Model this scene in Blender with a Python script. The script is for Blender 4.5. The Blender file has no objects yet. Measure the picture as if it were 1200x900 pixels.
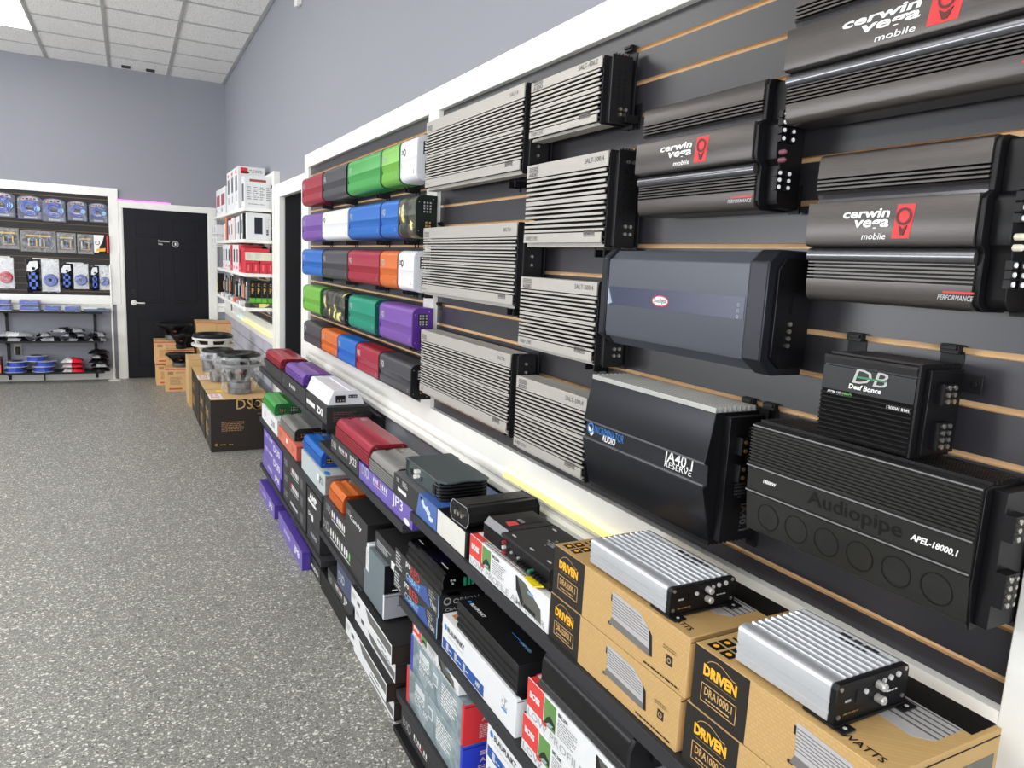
import bpy, bmesh, math, random
from mathutils import Matrix, Vector
SC = bpy.context.scene
COL = SC.collection
random.seed(7)

# ---------------------------------------------------------------- camera
cam_d = bpy.data.cameras.new('camera'); cam = bpy.data.objects.new('camera', cam_d); COL.objects.link(cam)
def _cam():
    yaw, pit, rol = math.radians(-27.9174), math.radians(-9.2418), math.radians(2.8591)
    f = Vector((-math.sin(yaw)*math.cos(pit), math.cos(yaw)*math.cos(pit), math.sin(pit)))
    r = Vector((math.cos(yaw), math.sin(yaw), 0)); u = r.cross(f)
    r2 = math.cos(rol)*r + math.sin(rol)*u; u2 = -math.sin(rol)*r + math.cos(rol)*u
    m = Matrix((( r2.x, u2.x, -f.x, -1.0939), (r2.y, u2.y, -f.y, 0.0), (r2.z, u2.z, -f.z, 1.6013), (0, 0, 0, 1)))
    cam.matrix_world = m
_cam()
cam_d.sensor_width = 36; cam_d.lens = 852.516*36/1200; cam_d.clip_start = .02; cam_d.clip_end = 60
SC.camera = cam

# ---------------------------------------------------------------- world, light, exposure
SC.view_settings.view_transform = 'Standard'
SC.view_settings.look = 'None'
SC.view_settings.gamma = 1.0
SC.view_settings.exposure = 0.12
SC.view_settings.use_curve_mapping = False
PANEL_EMIT = 10.5
w = bpy.data.worlds.new('world'); SC.world = w; w.use_nodes = True
w.node_tree.nodes['Background'].inputs[0].default_value = (.75, .85, 1, 1)
w.node_tree.nodes['Background'].inputs[1].default_value = 1.2
def area(name, loc, rot, sx, sy, power, col=(1, 1, 1)):
    l = bpy.data.lights.new(name, 'AREA'); l.shape = 'RECTANGLE'; l.size = sx; l.size_y = sy; l.energy = power; l.color = col
    o = bpy.data.objects.new(name, l); COL.objects.link(o); o.location = loc; o.rotation_euler = rot
    return o
# daylight through the shop window behind the camera
area('daylight_fill', (-3.6, -3.6, 1.5), (math.radians(120), 0, 0), 5.2, 2.0, 300, (.97, .98, 1))
# fill light at an added left-wall window, put in to brighten the ceiling
area('daylight_fill', (-6.93, 6.2, 1.6), (0, math.radians(-125), 0), 1.5, 4.6, 260, (.98, .99, 1))

# ---------------------------------------------------------------- materials
MC = {}
def mat(name, col, rough=.5, metal=0.0, var=.07, scale=25, bump=0.0, spec=None, emit=None, coat=0, stretch=None):
    if name in MC: return MC[name]
    m = bpy.data.materials.new(name); m.use_nodes = True
    nt = m.node_tree; N = nt.nodes; L = nt.links
    b = N['Principled BSDF']
    if max(col[:3]) < .06 and emit is None: col = [c*.62 for c in col[:3]]; spec = .27 if spec is None else spec
    b.inputs['Roughness'].default_value = rough; b.inputs['Metallic'].default_value = metal
    if spec is not None: b.inputs['Specular IOR Level'].default_value = spec
    if coat: b.inputs['Coat Weight'].default_value = coat; b.inputs['Coat Roughness'].default_value = .12
    tc = N.new('ShaderNodeTexCoord'); no = N.new('ShaderNodeTexNoise'); no.inputs['Scale'].default_value = scale
    if stretch:
        mp = N.new('ShaderNodeMapping'); mp.inputs['Scale'].default_value = stretch
        L.new(tc.outputs['Object'], mp.inputs[0]); L.new(mp.outputs[0], no.inputs['Vector'])
    else: L.new(tc.outputs['Object'], no.inputs['Vector'])
    mx = N.new('ShaderNodeMix'); mx.data_type = 'RGBA'
    lo = [max(0, c*(1-var)) for c in col[:3]]+[1]; hi = [min(1, c*(1+var)) for c in col[:3]]+[1]
    mx.inputs[6].default_value = lo; mx.inputs[7].default_value = hi
    L.new(no.outputs[0], mx.inputs[0]); L.new(mx.outputs[2], b.inputs['Base Color'])
    if bump:
        bp = N.new('ShaderNodeBump'); bp.inputs['Strength'].default_value = bump; bp.inputs['Distance'].default_value = .002
        L.new(no.outputs[0], bp.inputs['Height']); L.new(bp.outputs[0], b.inputs['Normal'])
    if emit: b.inputs['Emission Color'].default_value = (*col[:3], 1); b.inputs['Emission Strength'].default_value = emit
    MC[name] = m
    return m
def srgb(r, g, b):
    f = lambda c: ((c/255)/12.92 if c/255 <= .04045 else ((c/255+.055)/1.055)**2.4)
    return (f(r), f(g), f(b))
def M_(name, r, g, b, **k): return mat(name, srgb(r, g, b), **k)

def floor_material():
    m = bpy.data.materials.new('flake_epoxy'); m.use_nodes = True; nt = m.node_tree; N = nt.nodes; L = nt.links
    b = N['Principled BSDF']; b.inputs['Roughness'].default_value = .42
    tc = N.new('ShaderNodeTexCoord')
    def chips(scale, ramp, off):
        mp = N.new('ShaderNodeMapping'); mp.inputs['Location'].default_value = (off, off*.7, 0); L.new(tc.outputs['Object'], mp.inputs[0])
        v = N.new('ShaderNodeTexVoronoi'); v.inputs['Scale'].default_value = scale; v.inputs['Randomness'].default_value = 1
        L.new(mp.outputs[0], v.inputs['Vector'])
        sp = N.new('ShaderNodeSeparateColor'); L.new(v.outputs['Color'], sp.inputs[0])
        r = N.new('ShaderNodeValToRGB'); r.color_ramp.interpolation = 'CONSTANT'
        el = r.color_ramp.elements
        el[0].position = 0; el[0].color = (*ramp[0][1], 1)
        el[1].position = ramp[1][0]; el[1].color = (*ramp[1][1], 1)
        for p, c in ramp[2:]:
            e = el.new(p); e.color = (*c, 1)
        L.new(sp.outputs[0], r.inputs[0]); return r
    base = srgb(130, 129, 122)
    r1 = chips(210, [(0, srgb(108, 107, 101)), (.16, srgb(122, 121, 114)), (.40, base), (.68, srgb(136, 135, 127)), (.87, srgb(186, 184, 175))], 0)
    r2 = chips(130, [(0, srgb(84, 84, 80)), (.04, base), (.93, srgb(212, 210, 202))], 3.1)
    # mask for the larger chips
    sp = N.new('ShaderNodeMix'); sp.data_type = 'RGBA'
    v = N.new('ShaderNodeTexVoronoi'); v.inputs['Scale'].default_value = 130
    mp = N.new('ShaderNodeMapping'); mp.inputs['Location'].default_value = (3.1, 3.1*.7, 0); L.new(tc.outputs['Object'], mp.inputs[0]); L.new(mp.outputs[0], v.inputs['Vector'])
    sc = N.new('ShaderNodeSeparateColor'); L.new(v.outputs['Color'], sc.inputs[0])
    a = N.new('ShaderNodeMath'); a.operation = 'SUBTRACT'; a.inputs[1].default_value = .485; L.new(sc.outputs[0], a.inputs[0])
    ab = N.new('ShaderNodeMath'); ab.operation = 'ABSOLUTE'; L.new(a.outputs[0], ab.inputs[0])
    gt = N.new('ShaderNodeMath'); gt.operation = 'GREATER_THAN'; gt.inputs[1].default_value = .452; L.new(ab.outputs[0], gt.inputs[0])
    L.new(gt.outputs[0], sp.inputs[0]); L.new(r1.outputs[0], sp.inputs[6]); L.new(r2.outputs[0], sp.inputs[7])
    L.new(sp.outputs[2], b.inputs['Base Color'])
    return m
def ceiling_material():
    m = bpy.data.materials.new('ceiling_tile'); m.use_nodes = True; nt = m.node_tree; N = nt.nodes; L = nt.links
    b = N['Principled BSDF']; b.inputs['Roughness'].default_value = .95
    tc = N.new('ShaderNodeTexCoord'); v = N.new('ShaderNodeTexNoise'); v.inputs['Scale'].default_value = 90; v.inputs['Detail'].default_value = 4
    L.new(tc.outputs['Object'], v.inputs['Vector'])
    r = N.new('ShaderNodeValToRGB'); e = r.color_ramp.elements
    e[0].position = .36; e[0].color = (*srgb(190, 189, 186), 1); e[1].position = .46; e[1].color = (*srgb(240, 239, 236), 1)
    L.new(v.outputs[0], r.inputs[0]); L.new(r.outputs[0], b.inputs['Base Color'])
    return m
def kraft_material():
    m = bpy.data.materials.new('kraft_print'); m.use_nodes = True; nt = m.node_tree; N = nt.nodes; L = nt.links
    b = N['Principled BSDF']; b.inputs['Roughness'].default_value = .62
    tc = N.new('ShaderNodeTexCoord'); br = N.new('ShaderNodeTexBrick')
    sx = N.new('ShaderNodeSeparateXYZ'); L.new(tc.outputs['Object'], sx.inputs[0])
    ad = N.new('ShaderNodeMath'); ad.operation = 'ADD'; L.new(sx.outputs[0], ad.inputs[0]); L.new(sx.outputs[1], ad.inputs[1])
    cb = N.new('ShaderNodeCombineXYZ'); L.new(ad.outputs[0], cb.inputs[0]); L.new(sx.outputs[2], cb.inputs[1]); L.new(sx.outputs[0], cb.inputs[2])
    L.new(cb.outputs[0], br.inputs['Vector'])
    br.inputs['Scale'].default_value = 1; br.inputs['Brick Width'].default_value = .010; br.inputs['Row Height'].default_value = .006
    br.inputs['Mortar Size'].default_value = .0016; br.inputs['Mortar Smooth'].default_value = 1
    br.inputs['Color1'].default_value = (*srgb(190, 155, 100), 1); br.inputs['Color2'].default_value = (*srgb(195, 160, 105), 1); br.inputs['Mortar'].default_value = (*srgb(184, 149, 95), 1)
    L.new(br.outputs[0], b.inputs['Base Color'])
    return m
def slate_material():
    m = bpy.data.materials.new('slate_print'); m.use_nodes = True; nt = m.node_tree; N = nt.nodes; L = nt.links
    b = N['Principled BSDF']; b.inputs['Roughness'].default_value = .4
    tc = N.new('ShaderNodeTexCoord'); n = N.new('ShaderNodeTexNoise'); n.inputs['Scale'].default_value = 14; n.inputs['Detail'].default_value = 6; n.inputs['Distortion'].default_value = 1.5
    L.new(tc.outputs['Object'], n.inputs['Vector']); r = N.new('ShaderNodeValToRGB'); e = r.color_ramp.elements
    e[0].position = .35; e[0].color = (*srgb(98, 116, 122), 1); e[1].position = .68; e[1].color = (*srgb(156, 170, 175), 1)
    L.new(n.outputs[0], r.inputs[0]); L.new(r.outputs[0], b.inputs['Base Color']); return m
def camo_material():
    m = bpy.data.materials.new('camo_paint'); m.use_nodes = True; nt = m.node_tree; N = nt.nodes; L = nt.links
    b = N['Principled BSDF']; b.inputs['Roughness'].default_value = .45
    tc = N.new('ShaderNodeTexCoord'); n = N.new('ShaderNodeTexNoise'); n.inputs['Scale'].default_value = 13; n.inputs['Detail'].default_value = 1.5; n.inputs['Distortion'].default_value = .6
    L.new(tc.outputs['Object'], n.inputs['Vector']); r = N.new('ShaderNodeValToRGB'); r.color_ramp.interpolation = 'CONSTANT'; e = r.color_ramp.elements
    e[0].position = 0; e[0].color = (*srgb(30, 34, 30), 1); e[1].position = .43; e[1].color = (*srgb(74, 80, 66), 1)
    for p, c in ((.52, srgb(96, 60, 44)), (.56, srgb(84, 92, 74)), (.61, srgb(226, 218, 132))):
        q = e.new(p); q.color = (*c, 1)
    L.new(n.outputs[0], r.inputs[0]); L.new(r.outputs[0], b.inputs['Base Color']); return m
def clear_material(name, tint, alpha, rough=.12, bump=.6, scale=30):
    m = bpy.data.materials.new(name); m.use_nodes = True; nt = m.node_tree; N = nt.nodes; L = nt.links
    out = N['Material Output']; b = N['Principled BSDF']; b.inputs['Base Color'].default_value = (*tint, 1); b.inputs['Roughness'].default_value = rough
    t = N.new('ShaderNodeBsdfTransparent'); mx = N.new('ShaderNodeMixShader')
    tc = N.new('ShaderNodeTexCoord'); n = N.new('ShaderNodeTexNoise'); n.inputs['Scale'].default_value = scale; n.inputs['Distortion'].default_value = 2
    L.new(tc.outputs['Object'], n.inputs['Vector'])
    bp = N.new('ShaderNodeBump'); bp.inputs['Strength'].default_value = bump; bp.inputs['Distance'].default_value = .01; L.new(n.outputs[0], bp.inputs['Height']); L.new(bp.outputs[0], b.inputs['Normal'])
    r = N.new('ShaderNodeMapRange'); r.inputs[1].default_value = .35; r.inputs[2].default_value = .7; r.inputs[3].default_value = max(0, alpha-.22); r.inputs[4].default_value = min(1, alpha+.22)
    L.new(n.outputs[0], r.inputs[0]); L.new(r.outputs[0], mx.inputs[0]); L.new(t.outputs[0], mx.inputs[1]); L.new(b.outputs[0], mx.inputs[2]); L.new(mx.outputs[0], out.inputs[0])
    return m

PAINT = M_('wall_paint', 142, 143, 152, rough=.62, var=.015, scale=6)
WHITE = M_('white_trim_paint', 236, 235, 229, rough=.38, var=.03, scale=18)
SLAT = M_('slatwall_laminate', 62, 61, 66, rough=.34, var=.05, scale=9, spec=.55)
MDF = M_('slot_fibreboard', 214, 182, 138, rough=.8, var=.1, scale=40)
FLOOR = floor_material(); CEIL = ceiling_material(); KRAFT = kraft_material(); SLATE = slate_material(); CAMO = camo_material()
TBAR = M_('ceiling_grid_bar', 172, 172, 170, rough=.6)
BLK = M_('black_powdercoat', 26, 26, 29, rough=.45, var=.1)
BLKG = M_('black_gloss_plastic', 18, 18, 21, rough=.4)
BLKM = M_('black_anodised', 44, 44, 46, rough=.36, metal=.4, var=.08, scale=60)
BRUSH = M_('brushed_black_aluminium', 76, 72, 70, rough=.33, metal=.6, var=.25, scale=60, stretch=(.6, 14, 14))
GREYM = M_('shelf_grey_metal', 60, 60, 64, rough=.5)
SILV = M_('silver_aluminium', 196, 198, 202, rough=.3, metal=.9, var=.06, scale=50, stretch=(.5, 8, 8))
SALTM = M_('warm_silver_aluminium', 178, 174, 167, rough=.45, metal=.3, var=.06, scale=40, stretch=(.5, 8, 8))
CHROME = M_('chrome_screw', 180, 177, 168, rough=.3, metal=.9)
GOLD = M_('gold_terminal', 205, 170, 90, rough=.3, metal=.9)
WH = M_('print_white', 232, 232, 230, rough=.5)
GR = M_('print_grey', 150, 150, 152, rough=.6)
LGR = M_('print_light_grey', 186, 187, 188, rough=.6)
DK = M_('print_black', 28, 27, 28, rough=.55)
RED = M_('print_red', 206, 38, 40, rough=.45)
BLUE = M_('print_blue', 36, 124, 204, rough=.45)
NAVY = M_('print_navy', 26, 70, 140, rough=.45)
YEL = M_('print_yellow', 246, 178, 44, rough=.5)
TANP = M_('print_tan', 200, 160, 100, rough=.6)
GREEN = M_('print_green', 110, 196, 90, rough=.5)
ORG = M_('print_orange', 226, 92, 50, rough=.5)
CLEAR = clear_material('clear_blister_plastic', (.5, .53, .6), .14, .1, .2, 10)
WRAP = clear_material('clear_plastic_bag', (.8, .81, .83), .2, .12, .8, 7)

# ---------------------------------------------------------------- mesh helpers
class MB:
    def __init__(s): s.bm = bmesh.new(); s.mi = 0
    def m(s, i): s.mi = i; return s
    def face(s, pts, mi=None):
        try:
            f = s.bm.faces.new([s.bm.verts.new(p) for p in pts]); f.material_index = s.mi if mi is None else mi
        except ValueError: pass
    def box(s, x0, x1, y0, y1, z0, z1, mi=None, T=None):
        v = [Vector((x, y, z)) for z in (z0, z1) for y in (y0, y1) for x in (x0, x1)]
        if T is not None: v = [T @ p for p in v]
        V = [s.bm.verts.new(p) for p in v]
        for q in ((0, 2, 3, 1), (4, 5, 7, 6), (0, 1, 5, 4), (2, 6, 7, 3), (0, 4, 6, 2), (1, 3, 7, 5)):
            f = s.bm.faces.new([V[i] for i in q]); f.material_index = s.mi if mi is None else mi
        return s
    def prism(s, pts, a0, a1, axis='x', mi=None, T=None):
        """pts = outline in the two axes other than axis"""
        def P(a, p):
            q = {'x': (a, p[0], p[1]), 'y': (p[0], a, p[1]), 'z': (p[0], p[1], a)}[axis]
            q = Vector(q); return T @ q if T is not None else q
        A = [s.bm.verts.new(P(a0, p)) for p in pts]; B = [s.bm.verts.new(P(a1, p)) for p in pts]; n = len(pts)
        k = s.mi if mi is None else mi
        for i in range(n):
            f = s.bm.faces.new((A[i], A[(i+1) % n], B[(i+1) % n], B[i])); f.material_index = k
        f = s.bm.faces.new(A[::-1]); f.material_index = k
        f = s.bm.faces.new(B); f.material_index = k
        return s
    def lathe(s, prof, c=(0, 0, 0), n=24, axis='z', mi=None, a0=0, a1=2*math.pi, rr=None):
        """prof = [(radius, height)]"""
        full = abs(a1-a0-2*math.pi) < 1e-6; rows = []
        k = s.mi if mi is None else mi
        for (r, h) in prof:
            row = []
            for i in range(n if full else n+1):
                a = a0+(a1-a0)*i/n; q = r*(rr(a, h) if rr else 1)
                x, y = q*math.cos(a), q*math.sin(a)
                p = {'z': (x, y, h), 'x': (h, x, y), 'y': (x, h, y)}[axis]
                row.append(s.bm.verts.new((p[0]+c[0], p[1]+c[1], p[2]+c[2])))
            rows.append(row)
        for a, b in zip(rows, rows[1:]):
            m = len(a)
            for i in range(m if full else m-1):
                f = s.bm.faces.new((a[i], a[(i+1) % m], b[(i+1) % m], b[i])); f.material_index = k
        for row, (r, h) in ((rows[0], prof[0]), (rows[-1], prof[-1])):
            if r > 1e-4 and full and prof[0] != prof[-1]:
                f = s.bm.faces.new(row); f.material_index = k
        return s
    def cyl(s, c, r, h, axis='z', n=14, mi=None):
        return s.lathe([(r, 0), (r, h)], c, n, axis, mi)
    def build(s, name, mats, parent=None, bevel=0, smooth=30, kind=None):
        bm = s.bm
        bmesh.ops.recalc_face_normals(bm, faces=bm.faces)
        if smooth:
            bmesh.ops.remove_doubles(bm, verts=bm.verts, dist=1e-6)
            lim = math.radians(smooth)
            for f in bm.faces: f.smooth = True
            for e in bm.edges:
                e.smooth = len(e.link_faces) == 2 and e.calc_face_angle(9) < lim
        me = bpy.data.meshes.new(name); bm.to_mesh(me); bm.free()
        if not isinstance(mats, (list, tuple)): mats = [mats]
        for m in mats: me.materials.append(m)
        o = bpy.data.objects.new(name, me); COL.objects.link(o)
        if parent is not None: o.parent = parent
        if bevel:
            b = o.modifiers.new('bevel', 'BEVEL'); b.width = bevel; b.segments = 2; b.limit_method = 'ANGLE'; b.angle_limit = math.radians(40)
        if kind: o['kind'] = kind
        return o

def tag(o, label, cat, group=None):
    o['label'] = label; o['category'] = cat
    if group: o['group'] = group
    return o
def empty(name, label, cat, M=None, group=None):
    o = bpy.data.objects.new(name, None); COL.objects.link(o); o.empty_display_size = .05
    if M is not None: o.matrix_world = M
    return tag(o, label, cat, group)
def struct(name, mb, m, bevel=0): return mb.build(name, m, None, bevel, kind='structure')

def frame(u, v, w, o):
    return Matrix(((u[0], v[0], w[0], o[0]), (u[1], v[1], w[1], o[1]), (u[2], v[2], w[2], o[2]), (0, 0, 0, 1)))
def on_wall(y, z, off=0.0): return frame((0, -1, 0), (0, 0, 1), (-1, 0, 0), (-off, y, z))      # local x runs toward the camera, y up, z out of the right wall
def lying(x, y, z, rot=0): return frame((0, -1, 0), (1, 0, 0), (0, 0, 1), (x, y, z)) @ Matrix.Rotation(rot, 4, 'Z')
def facing(x, y, z): return frame((1, 0, 0), (0, 0, 1), (0, -1, 0), (x, y, z))                  # faces the camera end of the room
I4 = Matrix.Identity(4)

_tc = {}
def _glyphs(s, bold, shear):
    k = (s, bold, shear)
    if k in _tc: return _tc[k]
    cu = bpy.data.curves.new('lettering', 'FONT'); cu.body = s; cu.size = 1; cu.offset = bold; cu.shear = shear; cu.resolution_u = 2
    ob = bpy.data.objects.new('lettering', cu); COL.objects.link(ob)
    me = bpy.data.meshes.new_from_object(ob.evaluated_get(bpy.context.evaluated_depsgraph_get()))
    bpy.data.objects.remove(ob); bpy.data.curves.remove(cu)
    vs = [v.co.copy() for v in me.vertices]; fs = [tuple(p.vertices) for p in me.polygons]; bpy.data.meshes.remove(me)
    _tc[k] = (vs, fs); return _tc[k]
def text(parent, F, s, u0, v0, wd, ht, m, bold=.012, shear=0, flip=False, w=.0007, name='lettering', rot=0):
    vs, fs = _glyphs(s, bold, shear)
    x0 = min(v.x for v in vs); x1 = max(v.x for v in vs); y0 = min(v.y for v in vs); y1 = max(v.y for v in vs)
    out = []
    for v in vs:
        a = (v.x-x0)/(x1-x0); b = (v.y-y0)/(y1-y0)
        if flip: a, b = 1-a, 1-b
        if rot: a, b = b, 1-a
        out.append(F @ Vector((u0+a*wd, v0+b*ht, w)))
    me = bpy.data.meshes.new(name); me.from_pydata([tuple(v) for v in out], [], fs); me.materials.append(m)
    o = bpy.data.objects.new(name, me); COL.objects.link(o); o.parent = parent
    return o
def patch(parent, F, u0, u1, v0, v1, m, name='print_panel', w=.0004, name_=None, label=None):
    b = MB(); b.box(u0, u1, v0, v1, -.0002, w, T=F); o = b.build(name, m, parent, smooth=0)
    if label: o['label'] = label
    return o
def poly(parent, F, pts, m, name='print_panel', w=.0005):
    b = MB(); b.prism(pts, -.0002, w, 'z', T=F); return b.build(name, m, parent, smooth=0)
def greek(parent, F, u0, u1, v0, v1, rows, m, seed=0, w=.0006, name='fine_print', ragged=.35):
    """illegible small print: rows of short word strokes"""
    R = random.Random(seed); b = MB(); h = (v1-v0)/rows
    for r in range(rows):
        y = v1-(r+1)*h; x = u0; end = u1-(u1-u0)*R.random()*ragged
        while x < end:
            l = h*R.uniform(.6, 2.2); b.face([F @ Vector(p) for p in ((x, y+h*.22, w), (min(x+l, end), y+h*.22, w), (min(x+l, end), y+h*.72, w), (x, y+h*.72, w))]); x += l+h*.35
    return b.build(name, m, parent, smooth=0)
def ring(parent, F, cx, cy, r, th, m, name='ring_print', n=24, w=.0006, sx=1):
    b = MB()
    for i in range(n):
        a, c = 2*math.pi*i/n, 2*math.pi*(i+1)/n
        b.face([F @ Vector((cx+sx*q*math.cos(t), cy+q*math.sin(t), w)) for q, t in ((r, a), (r, c), (r-th, c), (r-th, a))])
    return b.build(name, m, parent, smooth=0)
def disc(parent, F, cx, cy, rx, ry, m, name='dot_print', n=18, w=.0006):
    b = MB(); b.face([F @ Vector((cx+rx*math.cos(2*math.pi*i/n), cy+ry*math.sin(2*math.pi*i/n), w)) for i in range(n)]); return b.build(name, m, parent, smooth=0)

# ---------------------------------------------------------------- the room
D = 9.996; CZ = 3.62; XL = -7.0; YF = -3.2
b = MB(); b.box(XL, .3, YF-.2, D+.2, -.1, 0); struct('floor', b, FLOOR)
b = MB(); b.box(XL, .3, YF-.2, D+.2, CZ, CZ+.08); struct('ceiling', b, CEIL)
b = MB()
for k in range(0, 12): x = -.61*k-.005; b.box(x-.014, x+.014, YF, D, CZ-.008, CZ+.004)
y = 9.43
while y > YF: b.box(XL, 0, y-.014, y+.014, CZ-.0075, CZ+.004); y -= .61
struct('trim_1', b, TBAR)
# ceiling vent marks on the last tile row
for i, x in enumerate((-1.05, -.80)):
    b = MB(); b.box(x-.045, x+.045, 9.80, 9.93, CZ-.006, CZ)
    o = b.build('ceiling_vent', BLK, None); tag(o, ('small dark slot in the ceiling near the back wall, left one of the pair', 'small dark slot in the ceiling near the back wall, right one of the pair')[i], 'vent', 'dark ceiling slots')
# lit panels between the bars
LITM = mat('lit_diffuser', (1, .99, .96), emit=PANEL_EMIT)
n = 0
for (kx, ys) in ((3, (8.21, 4.55, 1.5)), (5, (6.99, 5.16, 2.72, .28)), (9, (4.55, .89))):
    for yy in ys:
        x0, x1 = -.61*(kx+1)+.012, -.61*kx-.02; y0, y1 = yy-.61+.01, yy+.61-.01
        f = MB(); f.box(x0-.006, x1+.006, y0-.006, y1+.006, CZ-.006, CZ)
        r = empty('ceiling_light', ['lit panel in the ceiling at the upper left corner of the photo', 'second lit ceiling panel along the display wall', 'third lit ceiling panel along the display wall', 'farthest lit panel in the middle row of the ceiling', 'second lit panel in the middle row of the ceiling', 'third lit panel in the middle row of the ceiling', 'nearest lit panel in the middle row of the ceiling', 'farther lit ceiling panel near the left wall', 'near lit ceiling panel by the left wall'][n], 'light', Matrix.Translation((x0, y0, CZ-.006)), 'lit ceiling panels')
        o = f.build('frame', WHITE, None); o.parent = r; o.matrix_parent_inverse = r.matrix_world.inverted()
        g = MB(); g.box(x0, x1, y0, y1, CZ-.009, CZ-.006)
        o = g.build('diffuser', LITM, None); o.parent = r; o.matrix_parent_inverse = r.matrix_world.inverted(); n += 1
# walls
b = MB(); b.box(XL, -1.15, D, D+.1, 0, CZ); b.box(-.2, .3, D, D+.1, 0, CZ); b.box(-1.15, -.2, D, D+.1, 2.05, CZ); struct('wall_back', b, PAINT)
b = MB()
b.box(.02, .12, YF, 5.26, 0, CZ); b.box(.02, .12, 6.10, D+.1, 0, CZ); b.box(.02, .12, 5.26, 6.10, 2.05, CZ)
struct('wall_right', b, PAINT)
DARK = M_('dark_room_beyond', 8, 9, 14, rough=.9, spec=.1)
b = MB(); b.box(.024, .03, 5.262, 6.10, 0, 2.045); b.box(.7, .75, 5.0, 6.4, 0, 2.2); b.box(-1.2, -.15, D+.06, D+.1, 0, 2.1); b.box(.12, .7, 5.16, 5.2, 0, 2.2); b.box(.12, .7, 6.16, 6.2, 0, 2.2); b.box(.12, .7, 5.2, 6.16, 2.1, 2.14)  # black panel closes the doorway; added slab behind the door blocks light leaks
struct('wall_beyond_and_blocker', b, DARK)
b = MB(); b.box(XL-.1, XL, YF, 3.8, 0, CZ); b.box(XL-.1, XL, 8.6, D, 0, CZ); b.box(XL-.1, XL, 3.8, 8.6, 0, .7); b.box(XL-.1, XL, 3.8, 8.6, 2.5, CZ); struct('wall_left', b, PAINT)
b = MB(); b.box(XL-.06, XL, 3.8, 8.6, .7, .76); b.box(XL-.06, XL, 3.8, 8.6, 2.44, 2.5)
for y in (3.8, 5.37, 6.97, 8.54): b.box(XL-.06, XL, y, y+.06, .76, 2.44)
struct('added_window', b, BLK)  # unseen frame added around the fill light that brightens the ceiling
b = MB(); b.box(XL, -6.3, YF-.1, YF, 0, CZ); b.box(-.9, .12, YF-.1, YF, 0, CZ); b.box(-6.3, -.9, YF-.1, YF, 0, .5); b.box(-6.3, -.9, YF-.1, YF, 2.9, CZ); struct('wall_front', b, PAINT)
b = MB()
for x in (-6.3, -4.55, -2.75, -.96): b.box(x, x+.06, YF-.08, YF-.02, .5, 2.9)
b.box(-6.3, -.9, YF-.08, YF-.02, .5, .56); b.box(-6.3, -.9, YF-.08, YF-.02, 2.84, 2.9); struct('window_1', b, BLK)

# slatwall boards: base sheet of fibreboard with laminate strips standing proud; the slots show the fibreboard
def slatwall(nm, y0, y1, z0, z1):
    b = MB(); b.box(.010, .02, y0, y1, z0, z1, 1)
    k = -3; lo = z0
    edges = []
    while 1.0505+.0765*k < z1:
        zz = 1.0505+.0765*k
        if zz > z0+.01: edges.append(zz)
        k += 1
    for zz in edges+[z1+.005]:
        b.box(-.0005, .0105, y0, y1, lo, min(zz-.005, z1), 1); b.box(-.0008, -.0004, y0, y1, lo, min(zz-.005, z1), 0); lo = zz+.005
    struct(nm, b, [SLAT, MDF])
slatwall('trim_2', .505, 2.735, .99, 2.18)
slatwall('trim_3', 2.84, 5.06, .99, 2.18)
slatwall('trim_4', 6.38, 9.2, 1.0, 2.18)
# white frames (rails and stiles)
def bar(nm, x0, x1, y0, y1, z0, z1, bev=.002, m=WHITE):
    b = MB(); b.box(x0, x1, y0, y1, z0, z1); return struct(nm, b, m, bev)
bar('trim_5', -.02, .02, .10, 5.169, 2.175, 2.263)
bar('trim_6', -.02, .02, 2.735, 2.845, 1.0, 2.175)
bar('trim_7', -.02, .02, 5.055, 5.169, .0, 2.175)
bar('trim_8', -.02, .02, .10, .505, .0, 2.175)
b = MB(); b.prism([(.02, 1.012), (-.02, 1.012), (-.022, 1.0), (-.022, .945), (-.03, .935), (-.034, .925), (-.034, .915), (-.026, .905), (-.026, .897), (-.038, .89), (-.038, .872), (-.028, .862), (.02, .862)], .505, 5.055, 'y')
struct('trim_9', b, WHITE)
# doorway casing on the right wall
bar('trim_10', -.022, .02, 5.169, 5.262, 0, 2.045); bar('trim_11', -.022, .02, 6.10, 6.30, 0, 2.045); bar('trim_12', -.022, .02, 5.169, 6.33, 2.045, 2.15)
# frame of the far slat bay
bar('trim_13', -.03, .02, 6.305, 6.385, 0, 2.262); bar('trim_14', -.02, .02, 6.385, 9.3, 2.175, 2.262); bar('trim_15', -.02, .02, 9.2, 9.3, .9, 2.175)
b = MB(); b.prism([(.02, 1.0), (-.02, 1.0), (-.02, .905), (-.035, .895), (-.035, .86), (-.028, .83), (.02, .825)], 6.385, D, 'y'); struct('trim_16', b, WHITE)
BRICKP = M_('painted_block_wall', 172, 174, 186, rough=.55, var=.05, scale=9, bump=.6)
b = MB()
for r in range(6):
    z0 = .14*r; off = .2*(r % 2); yy = 6.39-off
    while yy < D: b.box(-.012, .02, max(6.39, yy+.006), min(D, yy+.4-.006), z0+.005, z0+.135); yy += .4
struct('trim_17', b, BRICKP)
# carpet-like grey kick wall strip behind the shelves
BACKP = M_('speckled_grey_panel', 128, 130, 136, rough=.8, var=.5, scale=260)
b = MB(); b.box(-.006, .02, .505, 5.055, .0, .865); struct('trim_18', b, BACKP)
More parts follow.
